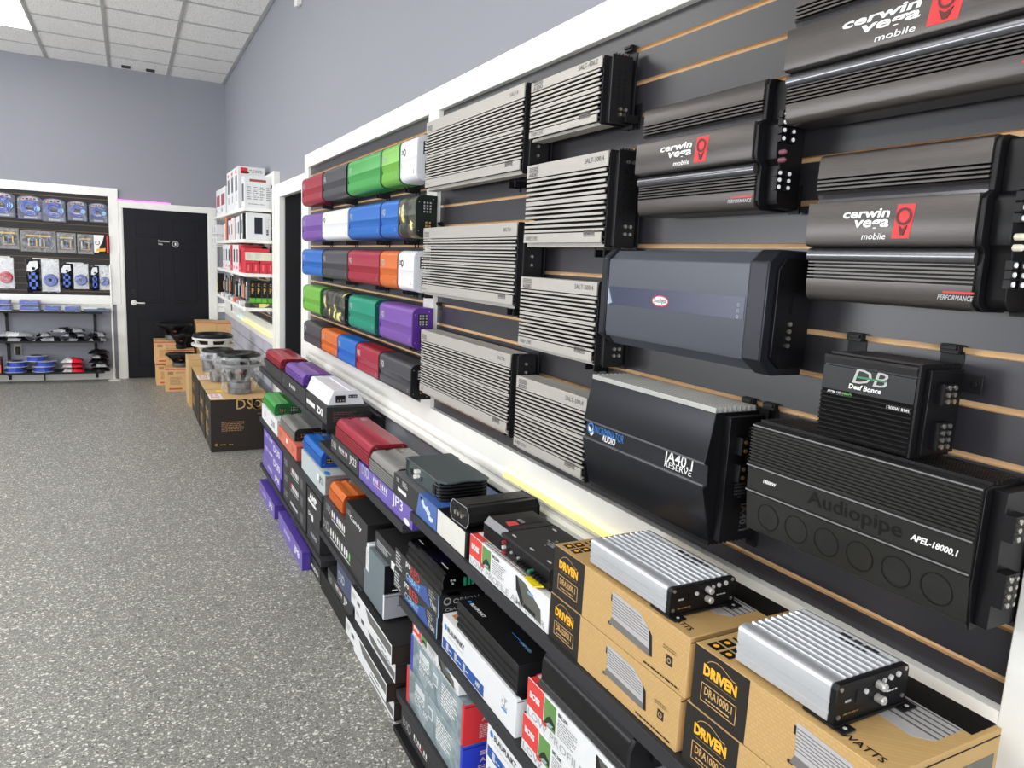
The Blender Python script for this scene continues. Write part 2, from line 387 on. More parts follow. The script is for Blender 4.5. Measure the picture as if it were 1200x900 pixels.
# back wall: chair rail, baseboard, door casing
b = MB(); b.prism([(D, .945), (D-.012, .94), (D-.028, .92), (D-.028, .9), (D-.014, .89), (D-.014, .84), (D-.02, .83), (D, .83)], XL, -1.27, 'x'); b.prism([(D, .945), (D-.012, .94), (D-.028, .92), (D-.028, .9), (D-.014, .89), (D-.014, .84), (D-.02, .83), (D, .83)], -.1, .02, 'x'); struct('trim_19', b, WHITE)
bar('baseboard_back', XL, -1.27, D-.018, D, 0, .13)
def casing(nm, x0, x1, z0, z1):
    b = MB(); b.box(x0, x1, D-.018, D, z0, z1); b.box(x0+.012, x1-.012, D-.026, D-.018, z0, z1); struct(nm, b, WHITE, .002)
casing('trim_20', -1.235, -1.135, 0, 2.05); casing('trim_21', -.205, -.095, 0, 2.05); casing('trim_22', -1.235, -.095, 2.05, 2.125)

# ---- the black six-panel door
DOORM = M_('black_door_paint', 20, 21, 30, rough=.4, var=.05, spec=.2)
b = MB(); b.box(-1.137, -.203, D-.005, D+.035, .004, 2.052)
door = b.build('door_1', DOORM, None, .002, kind='structure')
px = ((-1.02, -.72), (-.61, -.31))
for (x0, x1) in px:
    for (z0, z1) in ((1.72, 1.94), (.93, 1.6), (.15, .76)):
        b = MB()
        for i, (g, d0, d1) in enumerate(((0, 0, .004), (.022, -.003, .008))):
            pass
        # moulded rim and raised field
        for (a0, a1, c0, c1) in ((x0, x1, z0, z0+.014), (x0, x1, z1-.014, z1), (x0, x0+.014, z0+.014, z1-.014), (x1-.014, x1, z0+.014, z1-.014)): b.box(a0, a1, D-.011, D-.004, c0, c1)
        b.box(x0+.035, x1-.035, D-.010, D-.004, z0+.035, z1-.035)
        b.build('door_panel', DOORM, door, .002)
b = MB(); b.cyl((-1.05, D-.012, .93), .033, .008, 'y', 20); b.cyl((-1.05, D-.055, .93), .011, .045, 'y', 12); b.box(-1.055, -.93, D-.062, D-.046, .921, .938); b.build('door_handle', CHROME, door, .002)
b = MB(); b.cyl((-1.052, D-.016, 1.06), .028, .014, 'y', 18); b.build('deadbolt', BLKG, door)
FD = facing(0, D-.0052, 0)
text(door, FD, 'Employees', -.765, 1.668, .125, .026, WH); text(door, FD, 'Only', -.765, 1.632, .05, .026, WH)
ring(door, FD, -.575, 1.655, .036, .005, WH, 'round_sign'); disc(door, FD, -.575, 1.655, .01, .02, WH, 'round_sign')
# ================================================================ amplifiers
def mc(name, r, g, b, **k):
    k.setdefault('rough', .34); k.setdefault('metal', .25); k.setdefault('var', .05); k.setdefault('scale', 30)
    return M_(name, r, g, b, **k)
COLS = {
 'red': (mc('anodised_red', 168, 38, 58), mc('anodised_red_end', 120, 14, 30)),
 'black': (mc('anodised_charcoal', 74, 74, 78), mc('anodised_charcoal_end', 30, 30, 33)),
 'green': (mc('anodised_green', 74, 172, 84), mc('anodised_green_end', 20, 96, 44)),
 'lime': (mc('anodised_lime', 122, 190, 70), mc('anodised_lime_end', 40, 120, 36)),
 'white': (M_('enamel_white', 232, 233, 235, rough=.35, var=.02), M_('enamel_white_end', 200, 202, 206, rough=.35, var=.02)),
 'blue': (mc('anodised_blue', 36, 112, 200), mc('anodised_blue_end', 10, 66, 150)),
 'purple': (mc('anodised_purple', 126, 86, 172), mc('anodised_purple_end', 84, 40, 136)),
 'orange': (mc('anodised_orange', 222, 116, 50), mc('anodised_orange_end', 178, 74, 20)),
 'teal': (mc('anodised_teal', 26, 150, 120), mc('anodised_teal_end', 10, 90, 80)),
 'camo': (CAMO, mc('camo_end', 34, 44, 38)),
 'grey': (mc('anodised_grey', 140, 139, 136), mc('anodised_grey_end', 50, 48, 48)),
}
def slab_profile(H, T, fins=7, grow=0.0, plain=False):
    """outline (height, thickness) of the rounded extrusion: soft shoulders, ridge and a recessed middle band"""
    r = .17*H; p = []
    def arc(cy, cx, ry, rx, a0, a1, n=6):
        for i in range(n+1):
            a = math.radians(a0+(a1-a0)*i/n); p.append((cy+ry*math.cos(a), cx+rx*math.sin(a)))
    def comb(v, sgn, a, b, n):
        # notches running back along the side
        st = (b-a)/n
        for i in range(n):
            q = a+st*i
            p.extend([(v, q), (v, q+st*.5), (v+sgn*.006, q+st*.5), (v+sgn*.006, q+st)])
    if plain:
        p.append((0, 0)); arc(r, .62*T, r, .36*T, 180, 90); arc(H-r, .62*T, r, .36*T, 90, 0); p.append((H, 0))
    else:
        comb(0, 1, 0, .6*T, fins)
        arc(r, .62*T, r, .36*T, 180, 96)
        p += [(.325*H, .965*T), (.335*H, .915*T), (.52*H, .985*T), (.53*H, 1.0*T), (.545*H, 1.0*T), (.56*H, .985*T)]
        arc(H-r, .62*T, r, .36*T, 88, 0)
        q = len(p); comb(H, -1, 0, .6*T, fins); p[q:] = p[q:][::-1]
    if grow:
        cy = H/2; p = [(cy+(a-cy)*(1+grow), b*(1+grow)) for a, b in p]
    return p
def terminal(root, x, y0, y1, z, rows, cols, sz, pin, dx=.006):
    """terminal block on an end panel: dark housing with bright screws"""
    b = MB(); b.box(x, x+dx, y0, y1, z, z+cols*sz*1.7); t = b.build('terminal_block', BLKG, root)
    h = (y1-y0)/rows; b = MB()
    for i in range(rows):
        for j in range(cols):
            b.box(x+dx, x+dx+.0016, y0+h*(i+.22), y0+h*(i+.78), z+sz*1.7*(j+.25), z+sz*1.7*(j+.75))
    b.build('terminal_screw', pin, t)
def color_amp(name, M, L, H, T, c, label, group, logo=True, wallfins=7, cat='amplifier'):
    m, me = COLS[c]; r = empty(name, label, cat, M, group)
    e = .007
    b = MB(); b.prism(slab_profile(H, T, wallfins), e, L-e, 'x'); b.build('body', m, r)
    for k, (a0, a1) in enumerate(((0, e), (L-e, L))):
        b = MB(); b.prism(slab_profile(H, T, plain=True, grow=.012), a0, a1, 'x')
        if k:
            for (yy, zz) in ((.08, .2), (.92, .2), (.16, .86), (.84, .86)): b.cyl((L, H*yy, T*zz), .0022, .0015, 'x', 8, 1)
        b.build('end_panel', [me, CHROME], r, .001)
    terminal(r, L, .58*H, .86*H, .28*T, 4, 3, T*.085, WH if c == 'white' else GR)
    terminal(r, L, .16*H, .40*H, .28*T, 3, 2, T*.1, GOLD)
    if logo:
        lm = DK if c == 'white' else LGR
        F = Matrix.Translation((0, 0, T*.985))
        text(r, F, 'DS', .03*L+.008, .64*H, .026, .018, lm, shear=.2)
        ring(r, F, .03*L+.044, .68*H, .014, .005, lm, 'round_logo', 16); text(r, F, 'I', .03*L+.040, .56*H, .003, .02, lm)
        text(r, Matrix.Translation((0, 0, T*.975)), 'Z', L-.045, .17*H, .013, .012, lm)
    return r
def hooks(y, z, who, d=.07, group='black display brackets'):
    """pair of slot-hung bracket arms under a displayed amplifier"""
    b = MB(); b.box(-.03, .03, -.004, .028, 0, .003)
    for s in (-.02, .02): b.box(s-.003, s+.003, -.02, -.002, 0, d); b.box(s-.003, s+.003, -.02, .004, d, d+.003); b.box(s-.003, s+.003, -.03, -.002, .0, .004)
    o = b.build('display_bracket', BLK, None, .0006); o.matrix_world = on_wall(y, z, .0005)
    tag(o, 'black two-pronged bracket under '+who, 'bracket', group)

# ---- the bay of coloured amplifiers
rows = [
 (1.905, 2.072, 'top', [('red', 4.786, 4.25), ('black', 4.235, 3.727), ('green', 3.705, 3.163), ('lime', 3.151, 2.915), ('white', 2.899, 2.705)]),
 (1.690, 1.850, 'second', [('purple', 4.783, 4.247), ('white', 4.237, 3.693), ('blue', 3.676, 3.158), ('blue', 3.146, 2.911), ('camo', 2.909, 2.70)]),
 (1.479, 1.639, 'third', [('blue', 4.779, 4.24), ('black', 4.229, 3.69), ('red', 3.68, 3.156), ('orange', 3.146, 2.907), ('white', 2.896, 2.707)]),
 (1.254, 1.417, 'fourth', [('lime', 4.75, 4.275), ('camo', 4.211, 3.73), ('teal', 3.656, 3.204), ('purple', 3.14, 2.708)]),
 (1.053, 1.192, 'bottom', [('black', 4.72, 4.255), ('orange', 4.245, 3.873), ('blue', 3.868, 3.514), ('red', 3.504, 3.138), ('black', 3.129, 2.707)])]
names = {'red': 'dark red', 'black': 'charcoal', 'green': 'wide grass-green', 'lime': 'lime green', 'white': 'white', 'blue': 'blue', 'purple': 'purple', 'orange': 'orange', 'teal': 'teal green', 'camo': 'camouflage patterned'}
extra = {('second', 2): 'wide ', ('second', 3): 'narrow ', ('bottom', 0): 'small leftmost ', ('bottom', 4): 'large rightmost '}
for z0, z1, rn, items in rows:
    for i, (c, ya, yb) in enumerate(items):
        lab = '%s%s amplifier with rounded shoulders in the %s row of coloured amplifiers' % (extra.get((rn, i), ''), names[c], rn)
        color_amp('wall_amplifier', on_wall(ya, z0, .028), ya-yb, z1-z0, .087, c, lab, 'coloured amplifiers on the slatwall')
        hooks((ya+yb)/2-.04, z0-.003, 'the '+extra.get((rn, i), '')+names[c]+' amplifier in the %s coloured row' % rn, .05, 'brackets under the coloured amplifiers')

# ---- silver finned amplifiers
def fin_amp(M, L, H, T, fins, model, model2, label, long=False):
    r = empty('finned_amplifier', label, 'amplifier', M, 'silver finned amplifiers')
    top, bot = .16*H, .15*H; e = .03
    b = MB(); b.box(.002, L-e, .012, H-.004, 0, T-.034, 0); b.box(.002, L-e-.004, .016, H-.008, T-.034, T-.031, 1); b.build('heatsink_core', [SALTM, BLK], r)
    # side fins seen along the top and bottom edges
    b = MB()
    for k in range(7): z = .004+k*(T-.038)/7; b.box(0, L-e, H-.005, H, z, z+.003)
    b.build('edge_fins', SALTM, r)
    b = MB()
    for k in range(7): z = .004+k*(T-.038)/7; b.box(0, L-e, .006, .012, z, z+.003)
    b.build('edge_fins', SALTM, r)
    b = MB(); b.box(0, L-e, H-top, H, T-.004, T); b.box(0, L-e, H-.003, H, T-.036, T-.004); b.build('upper_band', SALTM, r, .0006)
    b = MB(); b.box(0, L-e-.008, bot*.30, bot*1.05, T-.004, T); b.box(0, L-e, 0, .003, T-.05, T-.014); b.box(0, L-e, 0, bot*.32, T-.016, T-.013); b.build('lower_band', SALTM, r, .0006)
    n = fins; z0 = bot*1.05; z1 = H-top; p = (z1-z0)/n; mid = n//2
    for k in range(n):
        c = z0+p*(k+.5); hw = p*(.40 if k == mid else .24)
        b = MB(); x_ = L-e-(.008 if k % 2 else 0); b.box(0, x_, c-hw, c+hw, T-.032, T-.004, 1); b.box(0, x_, c-hw, c+hw, T-.004, T-.001, 0); b.build('fin', [SALTM, BLK], r)  # black fin sides stand for the shade in the gaps, tips stay silver
    # black end assembly
    b = MB(); b.box(L-e, L-e+.003, 0, H+.002, .0, T-.006)
    for k in range(14): z = H*(k+.5)/14; b.box(L-e-.006, L-e, z-.002, z+.002, T-.024, T-.004)
    b.box(L-.004, L, .0, H, .004, T-.012); b.box(L-e+.003, L-.004, .004, H-.004, 0, T-.018)
    for k in range(6): z = .006+k*(T-.02)/6; b.box(L-.012, L, H, H+.004, z, z+.003)
    b.build('end_panel', BLKM, r, .0004)
    b = MB(); b.box(L-.03, L+.006, -.006, H+.012, -.006, -.002); b.build('mounting_plate', BLK, r, .0005)
    b = MB()
    sc = [(.22, .25), (.22, .45), (.14, .25), (.14, .45)] if not long else [(.9, .5), (.8, .5), (.62, .5), (.52, .5), (.3, .5), (.2, .5)]
    if not long and H > .18: sc += [(.88, .3), (.88, .5)]
    for (v, w_) in sc: b.cyl((L, H*v, T*w_), .0042, .005, 'x', 10)
    b.build('terminal_screw', CHROME, r)
    if not long:
        b = MB()
        for i in range(9):
            for j in range(2): b.box(L, L+.0008, H*(.28+.06*i), H*(.28+.06*i)+.004, T*(.28+.22*j), T*(.28+.22*j)+.006)
        b.build('vent_slots', BLKG, r)
    F = Matrix.Translation((0, 0, T))
    s = min(.05, L*.16)
    def logo(u, v, flip):
        g = MB()
        for i in range(4): g.box(u, u+s, v+.013+i*.0035, v+.015+i*.0035, -.0001, .0004, T=F)
        g.build('logo_stripes', GR2, r, smooth=0)
        text(r, F, 'AUDIO', u, v if not flip else v+.016+.002, s, .011, GR2, .02, flip=flip)
    if long:
        text(r, F, model, L-e-.085, H-top*.62, .05, .011, GR2, .0)
        g = MB()
        for i in range(5): g.box(.01, .06, H-top*.85+i*.004, H-top*.85+.0022+i*.004, 0, .0004, T=F)
        g.build('logo_stripes', GR2, r, smooth=0)
        logo(L-e-.1, bot*.35, True)
        text(r, F, model2, .012, bot*.5, .03, .008, GR2, 0, flip=True)
    else:
        text(r, F, model, L-e-.10, H-top*.62, .085, .012, GR2, .0)
        logo(.014, H-top*.92, False)
        logo(L-e-.085, bot*.35, True)
        text(r, F, model2, .014, bot*.5, .065, .011, GR2, 0, flip=True)
    return r
GR2 = M_('engraved_grey', 84, 82, 78, rough=.6)
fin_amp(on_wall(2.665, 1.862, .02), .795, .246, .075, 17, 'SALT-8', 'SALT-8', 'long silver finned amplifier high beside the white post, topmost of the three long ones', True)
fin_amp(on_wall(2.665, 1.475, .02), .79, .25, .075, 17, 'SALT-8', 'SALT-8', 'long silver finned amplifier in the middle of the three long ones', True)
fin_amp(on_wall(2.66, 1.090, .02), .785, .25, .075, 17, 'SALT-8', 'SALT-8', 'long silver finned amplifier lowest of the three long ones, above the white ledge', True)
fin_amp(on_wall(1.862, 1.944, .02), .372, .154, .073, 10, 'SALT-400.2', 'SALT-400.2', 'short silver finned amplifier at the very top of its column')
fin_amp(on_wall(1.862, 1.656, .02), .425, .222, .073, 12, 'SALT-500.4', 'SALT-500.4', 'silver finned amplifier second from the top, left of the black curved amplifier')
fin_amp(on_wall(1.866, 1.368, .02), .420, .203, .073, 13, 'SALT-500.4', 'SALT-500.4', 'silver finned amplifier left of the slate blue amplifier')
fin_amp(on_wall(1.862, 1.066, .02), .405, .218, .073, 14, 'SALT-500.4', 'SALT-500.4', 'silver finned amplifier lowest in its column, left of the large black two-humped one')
for (yy, zz, who) in ((2.05, 1.86, 'the topmost long silver amplifier'), (2.02, 1.47, 'the middle long silver amplifier'), (2.0, 1.086, 'the lowest long silver amplifier'), (1.50, 1.97, 'the shortest silver amplifier'), (1.55, 1.655, 'the second silver amplifier of the column'), (1.56, 1.365, 'the third silver amplifier of the column')):
    hooks(yy, zz-.002, who, .04)

# ---- black curved amplifiers with red badge
def curved_amp(M, L, H, T, label, kind):
    r = empty('curved_amplifier', label, 'amplifier', M, 'black curved amplifiers with red badge'); e = .035
    p = [(0, 0), (0, T*.62)]
    def a(v, w_): p.append((v*H, w_*T))
    a(.0, .70); a(.01, .76); a(.03, .80); a(.05, .82); a(.14, .84)
    for k in range(5): v = .15+k*.025; a(v, .84); a(v, .64); a(v+.013, .64); a(v+.013, .84)
    a(.272, .84); a(.275, .865); a(.285, .895); a(.30, .915); a(.32, .92); a(.34, .905); a(.355, .87); a(.365, .82); a(.37, .76); a(.375, .93)
    a(.385, .985); a(.40, 1.0); a(.66, 1.0); a(.67, .985); a(.675, .90); a(.68, .76); a(.70, .74); a(.73, .78)
    for k in range(4): v = .745+k*.027; a(v, .84); a(v, .64); a(v+.014, .64); a(v+.014, .84)
    a(.86, .84); a(.975, .83); a(.99, .80); a(1.0, .74); a(1.0, 0)
    b = MB(); b.prism(p, 0, L-e, 'x')
    for f in b.bm.faces:
        c = f.calc_center_median(); v = c.y/H
        if 0 < c.x < L-e-.001 and .001 < c.x:
            if c.z < T*.835 and (.14 < v < .27 or .74 < v < .86): f.material_index = 1
            elif .27 < v < .37 or .67 < v < .735: f.material_index = 2
    b.build('body', [BRUSH, BLK, M_('polished_dark_bar', 104, 104, 108, rough=.22, metal=.75)], r, smooth=40)
    # black end with a stepped, rounded outline
    q = [(.0, 0), (.0, .6), (.03, .74), (.07, .8), (.33, .8), (.36, .86), (.38, .93), (.42, .96), (.64, .96), (.67, .9), (.69, .8), (.95, .8), (.99, .74), (1.0, .6), (1.0, 0)]
    b = MB(); b.prism([(x*H, y*T) for x, y in q], L-e, L-e+.008, 'x'); b.prism([(x*H*.97+.015*H, y*T*.78) for x, y in q], L-e+.008, L, 'x'); b.build('end_panel', BLKG, r, .001)
    b = MB()
    for (v0, v1, n) in ((.50, .74, 4), (.14, .30, 3)):
        for k in range(n):
            v = v0+(v1-v0)*(k+.5)/n
            for w_ in (.44, .70): b.box(L, L+.009, H*v-.0055, H*v+.0055, T*w_-.007, T*w_+.006, 0); b.cyl((L+.009, H*v, T*w_), .0035, .002, 'x', 8, 1)
    b.build('terminal_block', [BLKG, WH], r)
    for v in (.37, .43):
        b = MB(); b.lathe([(.002, 0), (.0045, .002), (.0045, .012), (.002, .016)], (L, H*v, T*.66), 10, 'x'); b.build('fuse', M_('fuse_ivory', 214, 210, 190) if kind else M_('fuse_plum', 120, 70, 84), r)
    b = MB(); b.box(L-.02, L+.004, -.004, H*.2, -.004, .0); b.box(L-.02, L+.004, H*.8, H*1.0, -.004, 0); b.build('mounting_foot', BLK, r)
    F = Matrix.Translation((0, 0, T))
    text(r, F, 'cerwin', .22*L, .553*H, .26*L, .058*H, WH, .03, .15)
    text(r, F, 'vega', .29*L, .472*H, .19*L, .070*H, WH, .03, .15)
    text(r, F, 'mobile', .34*L, .415*H, .13*L, .042*H, WH, .01, .15)
    bd = poly(r, F, [(.50*L, .42*H), (.59*L, .42*H), (.605*L, .63*H), (.515*L, .63*H)], RED, 'red_badge')
    F2 = Matrix.Translation((0, 0, T+.0004))
    BK = M_('badge_shade', 80, 22, 26, rough=.5)
    ring(bd, F2, .553*L, .555*H, .0125, .0035, BK, 'badge_emblem', 16, w=.0012); poly(bd, F2, [(.533*L, .50*H), (.545*L, .44*H), (.56*L, .44*H), (.575*L, .50*H), (.553*L, .475*H)], BK, 'badge_emblem', .0012)
    F3 = Matrix.Translation((0, 0, T*.845))
    text(r, F3, 'PERFORMANCE', .74*L if kind != 2 else .8*L, .06*H, .16*L, .03*H, LGR, .01, .2)
    patch(r, F3, .76*L, .90*L, .10*H, .112*H, RED, 'red_line')
    return r
curved_amp(on_wall(1.335, 1.722, .022), .375, .225, .088, 'medium black curved amplifier with red badge, above the slate blue amplifier', 0)
curved_amp(on_wall(.862, 1.570, .022), .308, .232, .082, 'black curved amplifier with red badge hanging low at the right, above the small square amplifier', 1)
curved_amp(on_wall(.950, 1.862, .022), .50, .225, .078, 'large black curved amplifier with red badge cut off by the top right corner', 2)

# ---- slate blue amplifier with dark chamfered ends
SLB = M_('slate_blue_paint', 72, 76, 86, rough=.38, metal=.15, var=.03); SLD = M_('dark_slate_end', 44, 46, 54, rough=.34, metal=.3)
NVB = M_('navy_gloss_band', 30, 38, 70, rough=.3, var=.03)
L, H, T = .50, .213, .105
r = empty('slate_amplifier', 'slate blue amplifier with navy stripe, oval red badge and dark chamfered ends', 'amplifier', on_wall(1.405, 1.434, .015))
b = MB(); b.prism([(.0, 0), (.0, T*.7), (.03, T*.98), (H-.024, T*.98), (H, T*.75), (H, 0)], .010, L-.05, 'x'); b.build('body', SLB, r, .0015)
b = MB(); b.prism([(.02, T*.98), (.03, T*1.005), (H-.022, T*1.005), (H-.018, T*.98)], .016, L-.056, 'x'); b.build('face_plate', SLB, r, .001)
for x0, x1 in ((-.012, .010), (L-.056, L-.012)):
    b = MB(); b.prism([(-.004, 0), (-.004, T*.68), (.022, T*1.02), (H-.018, T*1.02), (H+.004, T*.78), (H+.004, 0)], x0, x1, 'x'); b.build('end_cap', SLD, r, .003)
b = MB(); b.prism([(.01, .004), (.01, T*.62), (.03, T*.85), (H-.03, T*.85), (H-.01, T*.7), (H-.01, .004)], L-.012, L-.004, 'x'); b.build('end_panel', BLKG, r, .001)
b = MB()
for v in (.42, .36, .30, .24): b.cyl((L-.004, H*v, T*.5), .004, .004, 'x', 8)
b.build('terminal_screw', CHROME, r)
b = MB(); b.box(L-.004, L-.001, H*.5, H*.68, T*.3, T*.5); b.build('connector', BLKG, r); b = MB(); b.box(L-.004, L+.002, H*.1, H*.2, T*.3, T*.7); b.build('connector', BLKG, r)
F = Matrix.Translation((0, 0, T*1.005+.0002))
pl = lambda pts, m, n: poly(r, F, pts, m, n)
pl([(.02, .43*H), (.04, .43*H), (L-.06, .43*H), (L-.06, .62*H), (.022, .62*H), (.04, .45*H)], NVB, 'navy_stripe')
pl([(.017, .43*H), (.036, .43*H), (.018, .60*H)], M_('pale_corner', 150, 165, 182), 'pale_corner')
disc(r, F, .205, .515*H, .027, .0115, M_('badge_rim', 200, 60, 60), 'oval_badge', 24, w=.0008); disc(r, F, .205, .515*H, .024, .009, WH, 'oval_badge', 24, w=.001)
text(r, F, 'SounDigital', .185, .485*H, .04, .012, M_('badge_text', 60, 50, 60), .01, .1, w=.0013)
for i, c in enumerate((.55, .50, .45)): ring(r, F, L-.075, H*c, .003, .0008, LGR, 'small_mark', 8, w=.0009)

# ---- large black amplifier with recessed band
MB2 = M_('satin_black_metal', 46, 48, 54, rough=.3, metal=.4, var=.12, scale=4)
L, H, T = .455, .262, .135
r = empty('band_amplifier', 'large black amplifier with white fins on top, blue emblem and a recessed middle band', 'amplifier', on_wall(1.432, 1.086, .01))
e = .035
b = MB()
b.prism([(0, 0), (0, .045), (.004, .05), (.50*H, T*.99), (.515*H, T*.985), (.525*H, T*.90), (.70*H, T*.86), (.71*H, T*.95), (.725*H, T*.94), (H-.002, T*.82), (H-.002, 0)][::1] if False else
        [(0, 0), (0, T*.70), (.006, T*.74), (.43*H, T*.93), (.445*H, T*.925), (.455*H, T*.88), (.60*H, T*.86), (.61*H, T*.92), (.625*H, T*.925), (.985*H, T*.80), (.985*H, 0)], 0, L-e, 'x')
b.build('body', MB2, r, .0012)
for v0, v1, w_ in ((.443, .458, .925), (.607, .622, .93)):
    b = MB(); b.box(0, L-e, v0*H, v1*H, T*w_-.006, T*w_+.0012); b.build('edge_strip', M_('grey_edge', 108, 110, 112, rough=.3, metal=.6), r, .0008)
b = MB(); b.box(0, L-e-.004, H*.985, H*.985+.003, 0, T*.80)
for k in range(9): z = .004+k*(T*.8-.006)/8.2; b.box(0, L-e-.002, H*.985, H+.007, z, z+.0045)
b.build('top_fins', M_('pale_fin_metal', 176, 176, 172, rough=.4, metal=.4), r, .0004)
b = MB()
for k in range(9): z = .004+k*(T*.7-.006)/8.2; b.box(.004, L-e-.002, -.007, 0.001, z, z+.0045)
b.build('bottom_fins', BLKM, r)
b = MB(); b.prism([(-.002, 0), (-.002, T*.70), (.43*H, T*.95), (.45*H, T*.88), (.60*H, T*.88), (.62*H, T*.95), (H*.99, T*.82), (H*.99, 0)], L-e, L-e+.003, 'x'); b.box(L-e+.003, L-.012, .008, H-.008, .004, T*.68)
b.build('end_panel', BLKG, r, .0008)
for v in (.70, .50):
    b = MB(); b.box(L-.014, L+.006, H*v, H*v+.034, T*.42, T*.56); tb = b.build('terminal_block', BLKG, r, .0006)
    for k in range(2): b = MB(); b.cyl((L+.006, H*v+.009+.017*k, T*.49), .004, .002, 'x', 10); b.build('terminal_screw', M_('copper_screw', 196, 150, 110, rough=.3, metal=.8), tb)
b = MB(); b.box(L-.03, L-.006, -.012, H+.004, -.004, .002); b.build('mounting_plate', BLK, r)
FE = Matrix.Translation((L-.0116, 0, 0)) @ frame((0, 0, -1), (0, 1, 0), (1, 0, 0), (0, 0, 0))
VD = M_('faint_grey_print', 74, 74, 76)
text(r, FE, 'IA40.1', -.045, .10*H, .018, .055, VD, rot=1); text(r, FE, 'RESERVE', -.026, .10*H, .010, .05, VD, rot=1)
greek(r, FE, -.044, -.036, .55*H, .9*H, 12, VD, 3)
b = MB()
for i in range(8):
    for j in range(6):
        if (i-3.5)**2+(j-2.5)**2 < 13: b.face([FE @ Vector(p) for p in ((-.066+.005*j, .36*H+.0065*i, .0005), (-.063+.005*j, .36*H+.0065*i, .0005), (-.063+.005*j, .36*H+.0065*i+.003, .0005), (-.066+.005*j, .36*H+.0065*i+.003, .0005))])
b.build('fan_grille', VD, r, smooth=0)
F = frame((1, 0, 0), (0, 1, -.071), (0, .071, 1), (0, 0, T*.8815+.071*.455*H))
text(r, F, 'INCRIMINATOR', .038, .515*H, .115, .018, BLUE, .0)
text(r, F, 'AUDIO', .072, .468*H, .052, .016, WH, .02)
poly(r, F, [(.008, .565*H), (.018, .50*H), (.026, .47*H), (.034, .50*H), (.030, .56*H), (.026, .52*H), (.022, .50*H), (.018, .545*H)], WH, 'shield_emblem')
ring(r, F, .021, .545*H, .013, .004, BLUE, 'shield_emblem', 16)
text(r, F, 'IA40.1', .298, .515*H, .082, .024, WH, .01); text(r, F, 'RESERVE', .298, .472*H, .082, .0125, WH, .0)

# ---- wide black amplifier with embossed name and ring marks
L, H, T = .438, .20, .10
r = empty('ribbed_amplifier', 'wide black amplifier with ribbed upper half and a row of six embossed circles', 'amplifier', on_wall(.935, 1.143, .008))
e = .032
p = [(0, 0), (0, T*.80), (.004, T*.84), (.36*H, T*.92), (.375*H, T*.955), (.39*H, T*.955), (.40*H, T*.925), (.60*H, T*.95), (.61*H, T*.985), (.625*H, T*.985), (.635*H, T*.955)]
n = 12
for k in range(n): v = .64+.335*k/n; p += [(v*H, T*.955), ((v+.014)*H, T*.955), ((v+.014)*H, T*.905), ((v+.026)*H, T*.905)]
p += [(.98*H, T*.93), (.99*H, T*.91), (H, T*.86), (H, 0)]
b = MB(); b.prism(p, 0, L-e, 'x'); b.build('body', M_('satin_dark_grey', 56, 56, 53, rough=.36, metal=.3, var=.05), r, smooth=20)
b = MB()
for k in range(7): z = .006+k*T*.11; b.box(.002, L-e, H, H+.005, z, z+.004)
b.build('top_fins', BLKM, r)
b = MB(); b.box(0, L-e, .377*H, .389*H, T*.95, T*.96); b.box(0, L-e, .612*H, .624*H, T*.98, T*.99); b.box(0, L-e, .975*H, .985*H, T*.92, T*.935); b.build('bright_edge', M_('bright_edge_metal', 140, 140, 142, rough=.3, metal=.7), r)
b = MB(); b.prism([(-.004, 0), (-.004, T*.8), (.3*H, T*.9), (.98*H, T*.9), (H, T*.8), (H, 0)], L-e, L-e+.003, 'x'); b.box(L-e+.003, L-.01, .004, H-.004, .006, T*.74); b.build('end_panel', BLKG, r, .0008)
for v0, n in ((.66, 3), (.20, 4)):
    b = MB(); b.box(L-.012, L+.005, H*v0, H*v0+.012*n, T*.46, T*.76, 0)
    for k in range(n): b.cyl((L+.005, H*v0+.006+.012*k, T*.68), .004, .003, 'x', 10, 1); b.cyl((L+.005, H*v0+.006+.012*k, T*.54), .003, .003, 'x', 8, 1)
    b.build('terminal_block', [BLKG, CHROME], r)
b = MB(); b.box(L-.02, L+.004, .0, H, -.006, -.001); b.build('mounting_plate', BLK, r)
F = frame((1, 0, 0), (0, 1, .111), (0, -.111, 1), (0, 0, T*.84))
EMB = M_('embossed_black', 14, 14, 14, rough=.6)
for i in range(6):
    q = ring(r, F, .052+.062*i, .185*H, .024, .0016, EMB, 'embossed_circle', 28, w=.0006)
text(r, frame((1, 0, 0), (0, 1, .0625), (0, -.0625, 1), (0, 0, T*.925-.0625*.4*H)), 'Audiopipe', .135, .42*H, .17, .032, EMB, .012, w=.0008)
text(r, frame((1, 0, 0), (0, 1, .0625), (0, -.0625, 1), (0, 0, T*.925-.0625*.4*H)), '18000W', .038, .49*H, .03, .007, WH, .03, .25)
text(r, frame((1, 0, 0), (0, 1, .0625), (0, -.0625, 1), (0, 0, T*.925-.0625*.4*H)), 'APEL-18000.1', .318, .475*H, .07, .010, WH, .035, .25)

# ---- small square black amplifier
L, H, T = .178, .132, .10
r = empty('compact_amplifier', 'small square black amplifier with ribbed lower half, hung above the wide embossed one', 'amplifier', on_wall(.797, 1.356, .01))
e = .02; p = [(0, 0), (0, T*.9)]
for k in range(10): v = .02+.54*k/10; p += [(v*H, T*.92), ((v+.025)*H, T*.96), ((v+.030)*H, T*.96), ((v+.045)*H, T*.91)]
p += [(.58*H, T*.94), (.86*H, T*.94), (.865*H, T*.91), (.885*H, T*.91), (.89*H, T*.94), (.96*H, T*.95), (.99*H, T*.93), (H, T*.88), (H, 0)]
b = MB(); b.prism(p, 0, L-e, 'x'); b.build('body', M_('brushed_charcoal', 60, 60, 61, rough=.34, metal=.6, var=.2, scale=60, stretch=(.6, 14, 14)), r, smooth=20)
b = MB()
for k in range(7): z = .006+k*T*.12; b.box(.002, L-e, H, H+.003, z, z+.004)
b.build('top_fins', BLKM, r)
